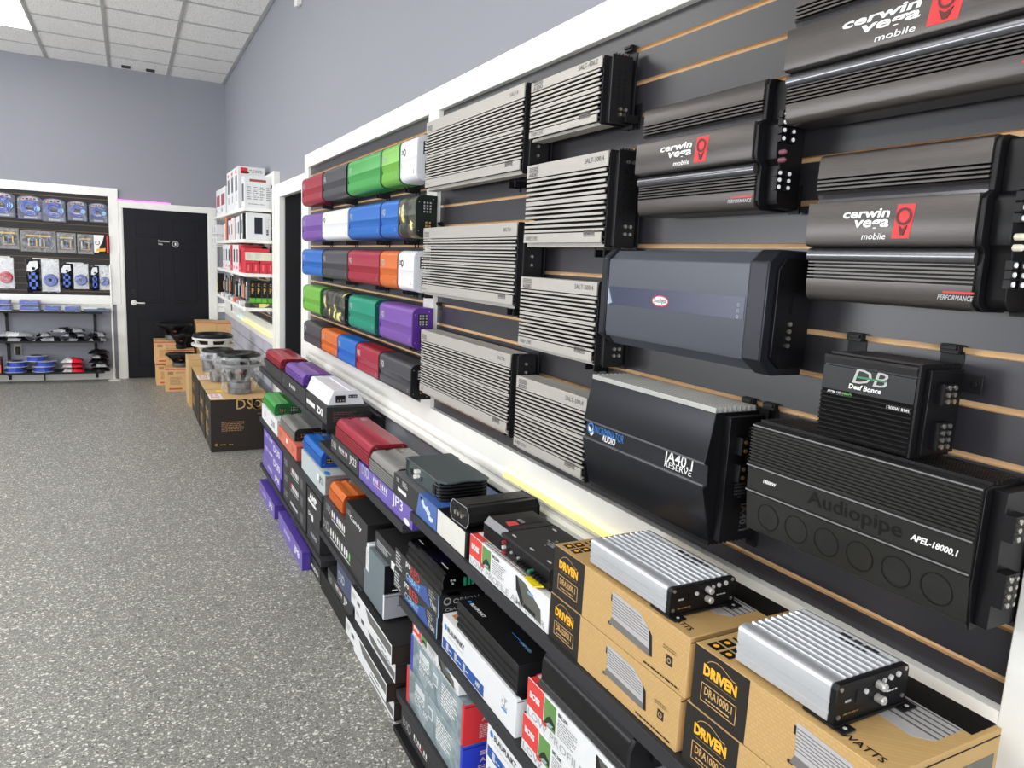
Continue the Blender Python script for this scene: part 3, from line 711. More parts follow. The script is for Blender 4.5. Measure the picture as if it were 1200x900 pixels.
b = MB(); b.box(L-e, L-e+.004, -.002, H+.002, 0, T*.93); b.box(L-e+.004, L-.008, .004, H-.004, .004, T*.8); b.build('end_panel', BLKG, r, .0008)
for v0, n in ((.60, 3), (.10, 4)):
    b = MB(); b.box(L-.01, L+.004, H*v0, H*v0+.010*n, T*.35, T*.65, 0)
    for k in range(n): b.cyl((L+.004, H*v0+.005+.010*k, T*.56), .0036, .003, 'x', 10, 1); b.cyl((L+.004, H*v0+.005+.010*k, T*.42), .0036, .003, 'x', 8, 1)
    b.build('terminal_block', [BLKG, CHROME], r)
b = MB(); b.box(L-e, L+.02, H*.72, H*.92, 0, .004); b.cyl((L+.01, H*.82, .004), .004, .003, 'z', 10); b.build('mounting_foot', BLK, r, .0006)
F = Matrix.Translation((0, 0, T*.942))
text(r, F, 'DB', .055, .70*H, .06, .022, M_('pale_outline', 176, 180, 176), .0, .2); patch(r, F, .062, .112, .765*H, .785*H, M_('green_flash', 50, 130, 84), 'green_flash', .0012)
text(r, F, 'Deaf Bonce', .05, .625*H, .056, .008, WH, .03, .15); text(r, F, 'ATOM-1300.1', .012, .52*H, .03, .006, WH, .01); text(r, F, 'PRO', .044, .52*H, .013, .006, GREEN, .01); text(r, F, '1300W RMS', .118, .475*H, .036, .006, WH, .01)
# long black hang brackets holding the small amplifier and their neighbours
def bracket(y, z, h, label):
    b = MB(); b.box(-.018, .018, -h, 0, 0, .002); b.box(-.014, .014, -.004, .010, 0, .012); b.box(-.012, .012, .002, .008, .012, .016)
    o = b.build('hanging_bracket', BLK, None, .0008); o.matrix_world = on_wall(y, z, .0006); tag(o, label, 'bracket', 'black hanging brackets in the slots')
bracket(.818, 1.508, .04, 'black hanging bracket above the left corner of the small square amplifier')
bracket(.655, 1.508, .10, 'black hanging bracket above the right corner of the small square amplifier')
bracket(1.04, 1.356, .07, 'black bracket in the slot at the right end of the large black two-humped amplifier')
bracket(.985, 1.356, .02, 'small black bracket in the slot at the top left of the wide embossed amplifier')
bracket(1.53, 2.126, .09, 'black hanging bracket behind the top short silver amplifier')
bracket(2.71, 1.745, .03, 'small black clip by the white post beneath the topmost long silver amplifier')
bracket(2.70, 1.433, .02, 'small black clip by the white post above the lowest long silver amplifier')
bracket(1.75, 1.433, .01, 'small black clip over the gap between silver column and slate blue amplifier')
# ================================================================ wall shelving
XF = -.315
def shelf(y0, y1, z, label, depth=.30, lip=.03):
    r = empty('wall_shelf', label, 'shelf', Matrix.Translation((XF, y0, z-lip)), 'black metal wall shelves')
    L = y1-y0
    b = MB(); b.box(0, depth, 0, L, lip-.004, lip); b.box(0, .003, 0, L, 0, lip-.004); b.box(.003, .02, 0, L, 0, .003); b.box(.003, depth, 0, .003, 0, lip-.004); b.box(.003, depth, L-.003, L, 0, lip-.004)
    b.build('deck', GREYM, r, .0008)
    n = max(2, round(L/.6)+1)
    for i in range(n):
        y = .03+(L-.06)*i/(n-1)
        b = MB(); b.prism([(depth, -.06), (depth, lip-.005), (.04, lip-.005), (.04, .008)], y-.002, y+.002, 'y'); b.build('shelf_bracket', GREYM, r)
    return r
shelf(3.345, 5.205, .83, 'black upper shelf at the far end, under the red, purple and white amplifiers')
shelf(3.345, 5.205, .475, 'black middle shelf at the far end, under the green, dark grey and blue amplifiers')
shelf(3.345, 5.205, .146, 'black lowest shelf at the far end, just above the purple boxes on the floor')
shelf(2.195, 3.395, .735, 'black upper shelf of the middle bay, under the red and silver amplifiers')
shelf(2.66, 3.395, .300, 'black lower shelf of the middle bay, under the two flat black boxes')
shelf(.42, 2.125, .806, 'black upper shelf of the near bay, under the kraft boxes')
shelf(.42, 2.215, .476, 'black middle shelf of the near bay, under the white and blue box')
shelf(.42, 2.215, .131, 'black lowest shelf of the near bay, under the slate grey boxes')
b = MB(); b.box(0, .29, 0, .60, 0, .095)
o = b.build('base_plinth', BLK, None, .002); o.location = (-.31, 2.765, 0); tag(o, 'black plinth on the floor at the foot of the middle bay', 'plinth', 'black shelf plinths')
b = MB(); b.box(0, .29, 0, 1.76, 0, .022)
o = b.build('base_plinth', BLK, None, .002); o.location = (-.335, .42, 0); tag(o, 'low black base plate on the floor under the near bay', 'plinth', 'black shelf plinths')
ups = [(5.18, 'at the far end of the far bay'), (4.28, 'in the middle of the far bay'), (3.37, 'between the far and the middle bay'), (2.20, 'between the middle and the near bay'), (1.30, 'in the middle of the near bay'), (.45, 'at the near end of the near bay')]
for y, t in ups:
    b = MB(); b.box(0, .012, -.018, .018, 0, .86)
    for k in range(24): b.box(-.0008, 0, -.004, .004, .03+k*.034, .048+k*.034, 1)
    o = b.build('shelf_upright', [GREYM, BLKG], None, .001); o.location = (-.0185, y, 0.0); tag(o, 'slotted metal shelf upright '+t, 'upright', 'slotted shelf uprights')

# ---------------------------------------------------------------- boxes
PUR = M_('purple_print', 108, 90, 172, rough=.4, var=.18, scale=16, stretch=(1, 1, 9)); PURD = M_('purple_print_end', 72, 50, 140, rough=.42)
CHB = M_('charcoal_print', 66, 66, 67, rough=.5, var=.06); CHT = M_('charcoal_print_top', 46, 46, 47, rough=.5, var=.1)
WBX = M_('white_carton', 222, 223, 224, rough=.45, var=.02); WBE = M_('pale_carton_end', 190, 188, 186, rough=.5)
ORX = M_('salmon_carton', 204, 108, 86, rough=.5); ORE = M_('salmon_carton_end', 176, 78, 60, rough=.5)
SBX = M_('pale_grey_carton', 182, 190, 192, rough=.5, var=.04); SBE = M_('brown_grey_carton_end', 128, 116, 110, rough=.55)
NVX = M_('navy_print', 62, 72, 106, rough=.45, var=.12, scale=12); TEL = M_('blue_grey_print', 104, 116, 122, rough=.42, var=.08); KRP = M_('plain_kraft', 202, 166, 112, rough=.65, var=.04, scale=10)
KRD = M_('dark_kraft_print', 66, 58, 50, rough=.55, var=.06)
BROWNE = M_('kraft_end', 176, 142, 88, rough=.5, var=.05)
class Carton: pass
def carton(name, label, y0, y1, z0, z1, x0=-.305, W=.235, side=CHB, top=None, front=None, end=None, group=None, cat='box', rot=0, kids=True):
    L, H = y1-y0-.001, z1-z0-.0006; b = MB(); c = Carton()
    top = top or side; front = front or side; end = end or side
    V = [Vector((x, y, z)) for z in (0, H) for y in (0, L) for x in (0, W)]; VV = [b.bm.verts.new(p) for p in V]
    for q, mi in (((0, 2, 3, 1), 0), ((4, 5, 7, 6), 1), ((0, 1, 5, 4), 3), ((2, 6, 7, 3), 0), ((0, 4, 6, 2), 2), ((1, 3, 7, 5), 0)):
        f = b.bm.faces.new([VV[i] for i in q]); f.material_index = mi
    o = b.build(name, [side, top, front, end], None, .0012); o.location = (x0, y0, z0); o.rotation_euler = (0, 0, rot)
    tag(o, label, cat, group)
    c.o, c.L, c.W, c.H = o, L, W, H
    c.F = frame((0, -1, 0), (0, 0, 1), (-1, 0, 0), (0, L, 0)); c.E = frame((1, 0, 0), (0, 0, 1), (0, -1, 0), (0, 0, 0)); c.T = frame((0, -1, 0), (1, 0, 0), (0, 0, 1), (0, L, H))
    if kids:
        f = MB(); f.box(.003, W-.003, -.0012, .0, H-.010, H-.0088); f.build('flap_seam', DK, o, smooth=0)
    return c
def ds_logo(c, F, u, v, s, m):
    text(c.o, F, 'DS', u, v, s*.62, s*.42, m, -.0 , 0); ring(c.o, F, u+s*.84, v+s*.21, s*.24, s*.09, m, 'round_logo', 16)
def figures(c, F, u, v, n, s, gap, m=WH, odd=None, oddm=RED):
    """row of tall white figures with one in colour"""
    for i in range(n): disc(c.o, F, u+i*gap, v, s*.28, s*.5, oddm if i == odd else m, 'figure_print', 10)
    greek(c.o, F, u-s*.3, u+gap*(n-1)+s*.3, v-s*.85, v-s*.6, 1, m, 1, ragged=0)

# far bay, upper shelf
c = carton('amplifier_box', 'small black box under the red amplifier at the far end of the top shelf', 4.43, 5.07, .831, .908, side=CHB, top=CHT)
text(c.o, c.F, 'DS18', .02, .02, .05, .03, GR, rot=0)
c = carton('amplifier_box', 'black box with small white writing under the purple amplifier', 3.755, 4.42, .831, .915, side=CHB, top=CHT)
text(c.o, c.F, 'DS', .05, .03, .02, .018, GR); text(c.o, c.F, 'AUDIO', .28, .032, .12, .018, WH, .03); disc(c.o, c.F, .25, .042, .012, .012, WH, 'round_logo')
c = carton('amplifier_box', 'black box with bold white letters under the white amplifier', 3.30, 3.745, .831, .914, W=.21, side=CHB, top=CHT, end=CHT)
text(c.o, c.F, 'ZR', .05, .03, .03, .02, GR); patch(c.o, c.F, .02, .20, .028, .05, WH, 'white_bar'); text(c.o, c.F, 'ZXI', .24, .022, .13, .036, WH, .05)
greek(c.o, c.E, .03, .17, .012, .06, 6, M_('dim_red_print', 92, 60, 62), 5)
# far bay, middle shelf
c = carton('amplifier_box', 'white box with grey letters under the green amplifier', 4.575, 5.17, .476, .578, side=WBX, end=WBE)
text(c.o, c.F, 'K2', .12, .04, .05, .03, GR); text(c.o, c.F, 'D30', .38, .028, .12, .04, DK, .01)
c = carton('amplifier_box', 'salmon orange box with white square under the dark grey amplifier', 3.985, 4.54, .476, .560, side=ORX, end=ORE)
text(c.o, c.F, 'DSJ', .06, .03, .05, .03, ORE); patch(c.o, c.F, .25, .29, .035, .062, WH, 'white_square'); text(c.o, c.F, 'X6', .42, .03, .05, .03, ORE)
c = carton('amplifier_box', 'pale grey box with blue round sticker under the blue amplifier', 3.315, 3.85, .476, .582, W=.215, side=SBX, end=SBE)
disc(c.o, c.T, c.L-.045, .02, .035, .013, BLUE, 'blue_sticker'); patch(c.o, c.F, .36, .40, .045, .075, WH, 'white_square'); text(c.o, c.F, 'JP23', .41, .035, .09, .042, DK, 0)
# far bay, low shelf: purple, black and narrow stacks
gp = 'purple boxes at the far end'
for i, (a, z, t) in enumerate(((.06, .147, 'bottom'), (.0, .238, 'middle'), (.0, .329, 'top'))):
    c = carton('amplifier_box', 'purple box with white lettering, %s of the three on the lowest shelf' % t, 4.42+a, 5.09+a, z, z+.09, side=PUR, end=PURD, top=PURD, group=gp)
    if i: text(c.o, c.F, 'DS - AMP', .08, .055, .26, .022, WH, .02); text(c.o, c.F, 'D-30', .38, .02, .22, .045, WH, .02)
    else: ds_logo(c, c.F, .06, .03, .08, GR); text(c.o, c.F, 'SOUND', .22, .035, .16, .022, WH, .02); text(c.o, c.F, 'JP8', .48, .02, .15, .045, WH, .02)
c = carton('amplifier_box', 'flat purple box on the floor, farthest one sticking out under the shelves', 4.41, 4.99, .0, .088, x0=-.352, side=PUR, end=PURD, top=PURD, group='purple boxes on the floor')
text(c.o, c.F, 'SOUND', .14, .032, .14, .02, WH, .02); text(c.o, c.F, 'JP8', .38, .018, .13, .045, WH, .02); ds_logo(c, c.F, .03, .03, .06, GR)
c = carton('amplifier_box', 'flat purple box on the floor beside the black boxes, nearer of the two', 3.60, 4.27, .0, .10, x0=-.352, W=.044, side=PUR, end=PURD, top=PURD, group='purple boxes on the floor')
text(c.o, c.F, 'SOUND', .18, .04, .18, .022, WH, .02); text(c.o, c.F, 'JP8', .46, .022, .14, .05, WH, .02); ds_logo(c, c.F, .04, .04, .07, GR)
for i, t in enumerate(('bottom', 'middle', 'top')):
    c = carton('amplifier_box', 'black box with white figures, %s of the wide stack beside the purple boxes' % t, 3.735, 4.375, .147+.095*i, .147+.095*(i+1), top=CHT, end=CHT, group='stacked black boxes in the far bay')
    ds_logo(c, c.F, .04, .035, .08, GR)
    if i: figures(c, c.F, .24, .052, 7, .035, .032, odd=0)
    else: patch(c.o, c.F, .22, .42, .035, .05, LGR, 'white_bar')
    patch(c.o, c.F, .50, .56, .02, .075, M_('dim_panel', 88, 88, 90), 'dim_panel')
for i, t in enumerate(('bottom', 'middle', 'top')):
    c = carton('amplifier_box', 'narrow black box, %s of the small stack before the middle bay' % t, 3.42-(.02 if i == 2 else 0), 3.70, .147+.092*i, .147+.092*(i+1), W=.18, top=CHT, end=CHT, group='narrow black boxes in the far bay')
    if i == 2: text(c.o, c.F, 'AMP', .05, .04, .16, .035, WH, .05); patch(c.o, c.F, .02, .2, .02, .033, WH, 'white_bar')
    elif i == 1: disc(c.o, c.F, .12, .045, .02, .02, WH, 'round_logo'); text(c.o, c.F, 'D4', .03, .04, .06, .022, WH, .02)
    else: text(c.o, c.F, 'AUDIO', .08, .04, .14, .02, LGR, .02)
c = carton('amplifier_box', 'flat black box with white word standing on the floor between the bays', 3.40, 3.75, .0, .082, W=.2, top=CHT, end=CHT)
text(c.o, c.F, 'AUDIO', .15, .022, .16, .022, WH, .02); disc(c.o, c.F, .11, .04, .014, .014, LGR, 'round_logo')
# middle bay, upper shelf
c = carton('amplifier_box', 'black box lettered JP23 under the red amplifier of the middle bay', 2.765, 3.215, .736, .812, top=CHT, end=CHT)
ds_logo(c, c.F, .02, .022, .07, LGR); figures(c, c.F, .15, .045, 8, .018, .018, odd=5); text(c.o, c.F, 'JP23', .32, .018, .10, .042, WH, .0)
c = carton('amplifier_box', 'bright purple wood-grain box lettered JP3 under the silver amplifier', 2.13, 2.755, .736, .8055, side=PUR, top=PURD, end=PURD)
ds_logo(c, c.F, .04, .03, .09, LGR); figures(c, c.F, .20, .05, 8, .022, .022, odd=3); text(c.o, c.F, 'JP3', .42, .018, .11, .05, WH, 0); disc(c.o, c.F, .57, .012, .03, .01, WH, 'round_logo')
# middle bay, lower shelf
c = carton('amplifier_box', 'flat black box with white figures and a purple one under the orange amplifier', 2.64, 3.345, .394, .488, top=M_('rust_top', 92, 54, 44), end=CHT)
ds_logo(c, c.F, .05, .035, .08, GR); figures(c, c.F, .17, .05, 8, .036, .030, odd=2, oddm=M_('figure_purple', 84, 70, 150))
c = carton('amplifier_box', 'flat black box with white figures and one green dot, lowest on the middle bay shelf', 2.66, 3.365, .301, .393, top=CHT, end=CHT)
ds_logo(c, c.F, .02, .03, .10, GR); figures(c, c.F, .17, .05, 9, .04, .040, odd=8, oddm=GREEN)
c = carton('amplifier_box', 'black box with white script beside the orange amplifier', 2.625, 2.945, .489, .582, top=CHT, end=DK)
ds_logo(c, c.F, .02, .045, .05, GR); text(c.o, c.F, 'Candy', .07, .03, .17, .026, WH, .01)
c = carton('amplifier_box', 'slanted navy box with round white emblem under the middle bay', 2.745, 3.06, .165, .262, side=NVX, x0=-.31, W=.2)
ds_logo(c, c.F, .03, .03, .09, LGR)
c = carton('amplifier_box', 'black box with white figures and a red one standing on the plinth', 2.80, 3.24, .096, .163, x0=-.308, top=CHT, end=CHT)
ds_logo(c, c.F, .02, .015, .06, GR); figures(c, c.F, .14, .04, 8, .018, .017, odd=4, oddm=ORG); text(c.o, c.F, 'JP', .29, .012, .06, .04, WH, .0)
# blue-grey, white and dark boxes between middle and near bay
c = carton('amplifier_box', 'blue grey box with grey end, lower of the two standing on the white stack', 2.39, 2.65, .302, .398, side=TEL, end=M_('mid_grey_end', 150, 150, 156), W=.16, x0=-.308)
patch(c.o, c.F, .245, .2585, .0, .094, WBX, 'white_edge'); patch(c.o, c.E, .05, .085, .045, .048, DK, 'dark_slot'); patch(c.o, c.E, .105, .14, .03, .08, M_('taupe_patch', 110, 102, 98), 'taupe_panel')
c = carton('amplifier_box', 'blue grey box with glossy dark end, upper of the two beside the white stack', 2.395, 2.59, .399, .508, side=TEL, end=BLKG, W=.13, x0=-.308)
patch(c.o, c.E, .01, .06, .02, .09, M_('dark_screen', 30, 28, 40, rough=.2), 'dark_screen'); patch(c.o, c.E, .03, .07, .008, .012, WH, 'small_white_marks')
c = carton('amplifier_box', 'thin white box upright behind the blue grey box', 2.595, 2.64, .399, .512, side=WBX, W=.18, x0=-.305)
greek(c.o, c.F, .006, .038, .02, .09, 8, LGR, 2)
c = carton('amplifier_box', 'dark charcoal box with white scratches on its side, under the upper middle shelf', 2.31, 2.56, .509, .585, W=.19, x0=-.292, top=CHT, end=CHT)
greek(c.o, c.F, .02, .2, .02, .05, 4, LGR, 4); patch(c.o, c.F, .19, .24, .0, .03, WBX, 'white_corner')
gw = 'white and dark flat boxes stacked on the floor'
for i, (a, xx) in enumerate(((0, -.318), (.03, -.345), (-.01, -.318), (.0, -.332))):
    tt = ('lowest', 'second lowest', 'second highest', 'topmost')[i]
    c = carton('amplifier_box', 'flat white box with dark stripe, %s of the floor stack before the near bay' % tt, 2.225+a*.3, 2.745+a, .0+.073*i, .073*(i+1), side=WBX, end=M_('brown_dark_end', 60, 50, 46), top=CHT, x0=xx, W=.22, group=gw)
    L_ = c.L; S_ = M_('stone_stripe', 100, 99, 96, rough=.5)
    poly(c.o, c.F, [(.20, .066), (.25, .03), (L_-.005, .03), (L_-.005, .066)] if i % 2 else [(.18, .04), (.23, .012), (L_-.005, .012), (L_-.005, .04)], S_, 'dark_stripe')
    patch(c.o, c.F, .30, .46, .038 if not i % 2 else .012, .052 if not i % 2 else .026, WBX, 'white_band', .0009)
    text(c.o, c.F, 'AUDIO', .36, .042 if not i % 2 else .014, .10, .010, DK, .02, w=.0014)
    patch(c.o, c.F, .09, .13, .028, .045, M_('photo_grey', 88, 90, 88), 'small_photo'); greek(c.o, c.F, .02, .075, .03, .055, 4, GR, i)
# near bay, upper shelf
BLX = M_('cobalt_print', 74, 106, 168, rough=.4, var=.1)
c = carton('amplifier_box', 'dark and blue box with white smoke print under the dark teal amplifier', 1.925, 2.325, .807, .882, side=CHB, top=M_('dusk_top', 96, 96, 98), end=BLX)
F = c.F
poly(c.o, F, [(.225, 0), (c.L, 0), (c.L, c.H), (.25, c.H)], BLX, 'blue_panel'); poly(c.o, c.T, [(.25, 0), (c.L, 0), (c.L, c.W), (.25, c.W)], M_('blue_top', 60, 92, 160, rough=.4), 'blue_panel')
patch(c.o, F, .045, .13, .022, .034, WH, 'white_bar'); greek(c.o, F, .03, .06, .05, .065, 3, LGR, 1); greek(c.o, F, .09, .15, .048, .068, 4, LGR, 2)
SMK = M_('smoke_white', 206, 216, 232)
R_ = random.Random(5)
for i in range(15):
    u = .27+.10*i/15; v = .062-.045*i/15+R_.uniform(-.009, .009)
    poly(c.o, F, [(u+R_.uniform(.005, .013)*math.cos(t*math.pi/4), v+R_.uniform(.003, .009)*math.sin(t*math.pi/4)) for t in range(8)], SMK, 'smoke_print', .0005+.0001*i)
c = carton('amplifier_box', 'white fronted black box beneath the octagonal black amplifier', 1.705, 1.92, .807, .882, side=BLKG, top=BLKG, W=.245)
patch(c.o, c.F, .002, c.L-.012, .001, c.H-.001, M_('warm_white_face', 218, 216, 208, rough=.35), 'white_face')
def boss(label, y0, y1, z0, z1, x0=-.305, big=True, group='white and red low profile boxes'):
    c = carton('amplifier_box', label, y0, y1, z0, z1, side=WBX, x0=x0, end=WBX, group=group, W=.225)
    H = c.H; L = c.L
    rp = patch(c.o, c.F, .001, .075, .30*H, H-.001, M_('tomato_red', 214, 62, 58, rough=.45), 'red_panel'); patch(c.o, c.T, 0.001, .07, .001, .02, M_('tomato_red', 214, 62, 58, rough=.45), 'red_panel')
    patch(c.o, c.T, .001, .006, .001, c.W-.001, M_('tomato_red', 214, 62, 58, rough=.45), 'red_panel')
    text(rp, c.F, 'BOSS', .014, .56*H, .046, .016, WH, .05, w=.0013)
    P = [M_('photo_green', 96, 140, 74), M_('photo_dark', 50, 62, 44), M_('photo_pale', 150, 170, 176)]
    patch(c.o, c.F, .078, .128, .30*H, .95*H, P[0], 'photo_panel'); poly(c.o, c.F, [(.08, .3*H), (.10, .42*H), (.126, .36*H), (.126, .5*H), (.105, .62*H), (.09, .5*H)], P[1], 'photo_panel', .0008); poly(c.o, c.F, [(.088, .32*H), (.11, .35*H), (.12, .44*H), (.1, .43*H)], P[2], 'photo_panel', .0011); disc(c.o, c.F, .082, .29*H, .012, .005, RED, 'photo_panel', w=.0009)
    text(c.o, c.F, 'BE2.500', .137, .82*H, .038, .009, DK, .02); greek(c.o, c.F, .137, .22, .34*H, .78*H, 7, GR, 3)
    text(c.o, c.F, 'LOW PROFILE AMPLIFIER', .008, .06*H, L-.02, .20*H, M_('print_mid_grey', 164, 165, 166), .01, w=.0007)
    poly(c.o, c.F, [(L-.155, .90*H), (L-.11, .88*H), (L-.035, .50*H), (L-.03, .12*H), (L-.12, .16*H), (L-.15, .5*H)], M_('pictured_amplifier', 84, 84, 78, rough=.5), 'pictured_amplifier', .0011)
    poly(c.o, c.F, [(L-.155, .90*H), (L-.148, .90*H), (L-.112, .30*H), (L-.12, .16*H), (L-.15, .5*H)], M_('pictured_amplifier_dark', 40, 41, 40, rough=.5), 'pictured_amplifier', .0014)
    patch(c.o, c.F, L-.095, L-.07, .66*H, .74*H, M_('pictured_badge', 120, 160, 190), 'pictured_badge', .0017); patch(c.o, c.F, L-.11, L-.055, .18*H, .28*H, M_('pictured_amplifier_dark', 40, 41, 40), 'pictured_amplifier', .0016)
    greek(c.o, c.T, .06, L-.02, .004, .02, 2, M_('brown_scratch', 130, 110, 104), 8)
    return c
boss('white box with red corner on the upper near shelf, left of the kraft boxes', 1.265, 1.685, .807, .890)
# kraft boxes
def driven(label, y0, y1, z0, z1, model, group='kraft boxes with black label panels', W=.235, last=False):
    c = carton('amplifier_box', label, y0, y1, z0, z1, side=KRAFT, end=BROWNE if last else KRP, group=group, W=W)
    H, L = c.H, c.L
    lab = patch(c.o, c.F, .001, .118, .001, H-.001, M_('label_black', 50, 46, 42, rough=.45, var=.03), 'black_label'); F = c.F @ Matrix.Translation((0, 0, .0005))
    text(lab, F, 'DRIVEN', .024, .60*H, .072, .019, YEL, .05, w=.0006)
    # arc swoosh over the word
    b = MB(); P = [(.030+.062*t, .60*H+.019+.0105*math.sin(math.pi*min(1, t*1.15)**.8 if t < .87 else math.pi)*1.0+.002) for t in [i/12 for i in range(13)]]
    for (a, c1), (d, e1) in zip(P, P[1:]): b.face([F @ Vector(q) for q in ((a, c1, .0006), (d, e1, .0006), (d, e1+.0012, .0006), (a, c1+.0012, .0006))])
    b.build('swoosh_print', TANP, lab, smooth=0)
    greek(c.o, F, .03, .094, .545*H, .575*H, 1, M_('dull_tan', 130, 104, 66), 2, ragged=0)
    b = MB(); x0_, x1_, v0, v1 = .022, .098, .17*H, .47*H
    for q in ((x0_, x1_, v0, v0+.0013), (x0_, x1_, v1-.0013, v1), (x0_, x0_+.0013, v0, v1), (x1_-.0013, x1_, v0, v1)): b.box(q[0], q[1], q[2], q[3], 0, .0003, T=F)
    b.build('label_outline', TANP, lab, smooth=0)
    text(lab, F, model, .03, .30*H, .06, .0135, TANP, .02, w=.0006); greek(c.o, F, .034, .086, .215*H, .26*H, 1, TANP, 4, ragged=.1)
    # pictured silver amplifier
    PA = M_('pictured_silver', 178, 176, 176, rough=.4); PB = M_('pictured_shade', 112, 108, 106, rough=.4); PDK = M_('pictured_black', 46, 44, 44)
    u = .215 if L > .4 else .205
    poly(c.o, F, [(u, .88*H), (u+.085, .84*H), (u+.112, .68*H), (u+.118, .26*H), (u+.004, .30*H)], PA, 'pictured_amplifier', .0004)
    poly(c.o, F, [(u+.003, .42*H), (u+.116, .36*H), (u+.118, .24*H), (u-.004, .28*H)], PB, 'pictured_amplifier', .0006)
    for k in range(7): q = .50+.05*k; poly(c.o, F, [(u+.002, q*H), (u+.09+.02*(q < .75), (q-.03)*H), (u+.09+.02*(q < .75), (q-.018)*H), (u+.002, (q+.012)*H)], M_('pictured_groove', 92, 88, 88), 'pictured_groove', .0006)
    poly(c.o, F, [(u+.112, .68*H), (u+.121, .60*H), (u+.125, .26*H), (u+.118, .26*H)], PDK, 'pictured_amplifier', .0007); patch(c.o, F, u-.008, u+.002, .26*H, .31*H, PDK, 'pictured_amplifier'); patch(c.o, F, u-.003, u+.001, .70*H, .82*H, PDK, 'pictured_amplifier')
    if L > .4:
        patch(c.o, F, L-.052, L-.036, .34*H, .50*H, M_('square_mark', 62, 60, 58), 'square_mark'); ring(c.o, F, L-.044, .42*H, .005, .0015, TANP, 'square_mark', 10, w=.0009)
        greek(c.o, F, L-.062, L-.028, .56*H, .64*H, 2, M_('dull_tan', 130, 104, 66), 3, ragged=.1); greek(c.o, F, L-.11, L-.015, .06*H, .12*H, 1, DK, 3, ragged=0)
    # printed top
    FT = c.T
    for k in (0, 1): patch(c.o, FT, .012+.028*k, .034+.028*k, .012, .032, DK, 'black_square'); disc(c.o, FT, .023+.028*k, .022, .005, .005, YEL, 'yellow_icon', w=.0008)
    for k in (0, 1): patch(c.o, FT, .012+.028*k, .034+.028*k, .036, .056, DK, 'black_square'); disc(c.o, FT, .023+.028*k, .046, .005, .005, YEL, 'yellow_icon', w=.0008)
    text(c.o, FT, 'DRIVEN', .014, .075, .05, .02, DK, .03); greek(c.o, FT, .014, .06, .062, .072, 1, DK, 3, ragged=0)
    return c
driven('large kraft box lettered DRA2000.1, lower of its pair on the upper near shelf', .838, 1.262, .807, .910, 'DRA2000.1')
c = driven('large kraft box lettered DRA2000.1, directly under the farther silver amplifier', .828, 1.258, .911, 1.020, 'DRA2000.1')
text(c.o, c.T, '2000 WATTS', c.L-.11, .014, .09, .013, DK, .01)
def topart(c, y, s=1):
    F = c.T; PA = M_('pictured_silver', 178, 176, 176, rough=.4)
    poly(c.o, F, [(y-.10, .11), (y-.07, .20), (y+.04, .20), (y+.05, .185), (y+.05, .12), (y+.03, .10)], PA, 'pictured_amplifier')
    for k in range(6): patch(c.o, F, y-.08+.004*k, y+.05, .125+.012*k, .1285+.012*k, M_('pictured_groove', 92, 88, 88), 'pictured_groove', .0007)
topart(c, c.L-.08)
def blackback(c):
    patch(c.o, c.T, .02, c.L-.008, c.W-.055, c.W+.0005, M_('black_top_panel', 26, 26, 24, rough=.3), 'black_top_panel', .0010)
blackback(c)
driven('kraft box lettered DRA1000.1, lower of the nearest pair', .462, .824, .807, .914, 'DRA1000.1', last=True)
c = driven('kraft box lettered DRA1000.1, topmost and nearest to the camera, under the nearer silver amplifier', .474, .816, .915, 1.020, 'DRA1000.1', last=True)
text(c.o, c.T, '1000 WATTS', c.L-.12, .014, .10, .013, DK, .01); topart(c, c.L-.07); blackback(c)
patch(c.o, c.E, .13, .225, .0, .07, M_('glossy_label', 80, 80, 70, rough=.12), 'glossy_label')
# near bay, middle shelf
def orion(label, z0, z1, dy):
    c = carton('amplifier_box', label, 1.882+dy, 2.292+dy, z0, z1, side=CHB, top=CHT, end=M_('near_black', 40, 40, 40, rough=.5), group='dark boxes with red and blue letters')
    H, L = c.H, c.L; BL = M_('glow_blue_print', 52, 82, 150, rough=.4)
    poly(c.o, c.F, [(.10, .02*H), (.34, .02*H), (.30, .75*H), (.20, .35*H)], BL, 'blue_glow')
    text(c.o, c.F, 'RED', .16, .50*H, .085, .42*H, M_('letter_red', 190, 62, 58), .02, w=.0012); text(c.o, c.F, 'pro', .115, .60*H, .04, .30*H, WH, .02, w=.0012); text(c.o, c.F, 'COBALT', .12, .14*H, .13, .30*H, M_('letter_blue', 150, 190, 222), .02, w=.0012)
    greek(c.o, c.F, .01, .075, .1*H, .9*H, 5, LGR, 5); greek(c.o, c.F, L-.085, L-.03, .5*H, .85*H, 3, GR, 6); text(c.o, c.F, 'Titan', L-.075, .15*H, .055, .3*H, LGR, .02)
    text(c.o, c.E, 'ORION', .045, .55*H, .085, .016, LGR, -.0); ring(c.o, c.E, .026, .7*H, .012, .004, GR); text(c.o, c.E, 'CBA4500.1D', .02, .26*H, .10, .010, LGR, .01); greek(c.o, c.E, .15, .22, .3*H, .85*H, 3, GR, 4)
    patch(c.o, c.F, L-.006, L-.001, .02*H, .98*H, M_('ice_blue', 130, 176, 224), 'pale_edge')
    return c
orion('dark box with red and blue letters directly under the glossy black long amplifier', .549, .622, 0)
orion('dark box with red and blue letters, lower of the pair on the middle near shelf', .477, .548, .008)
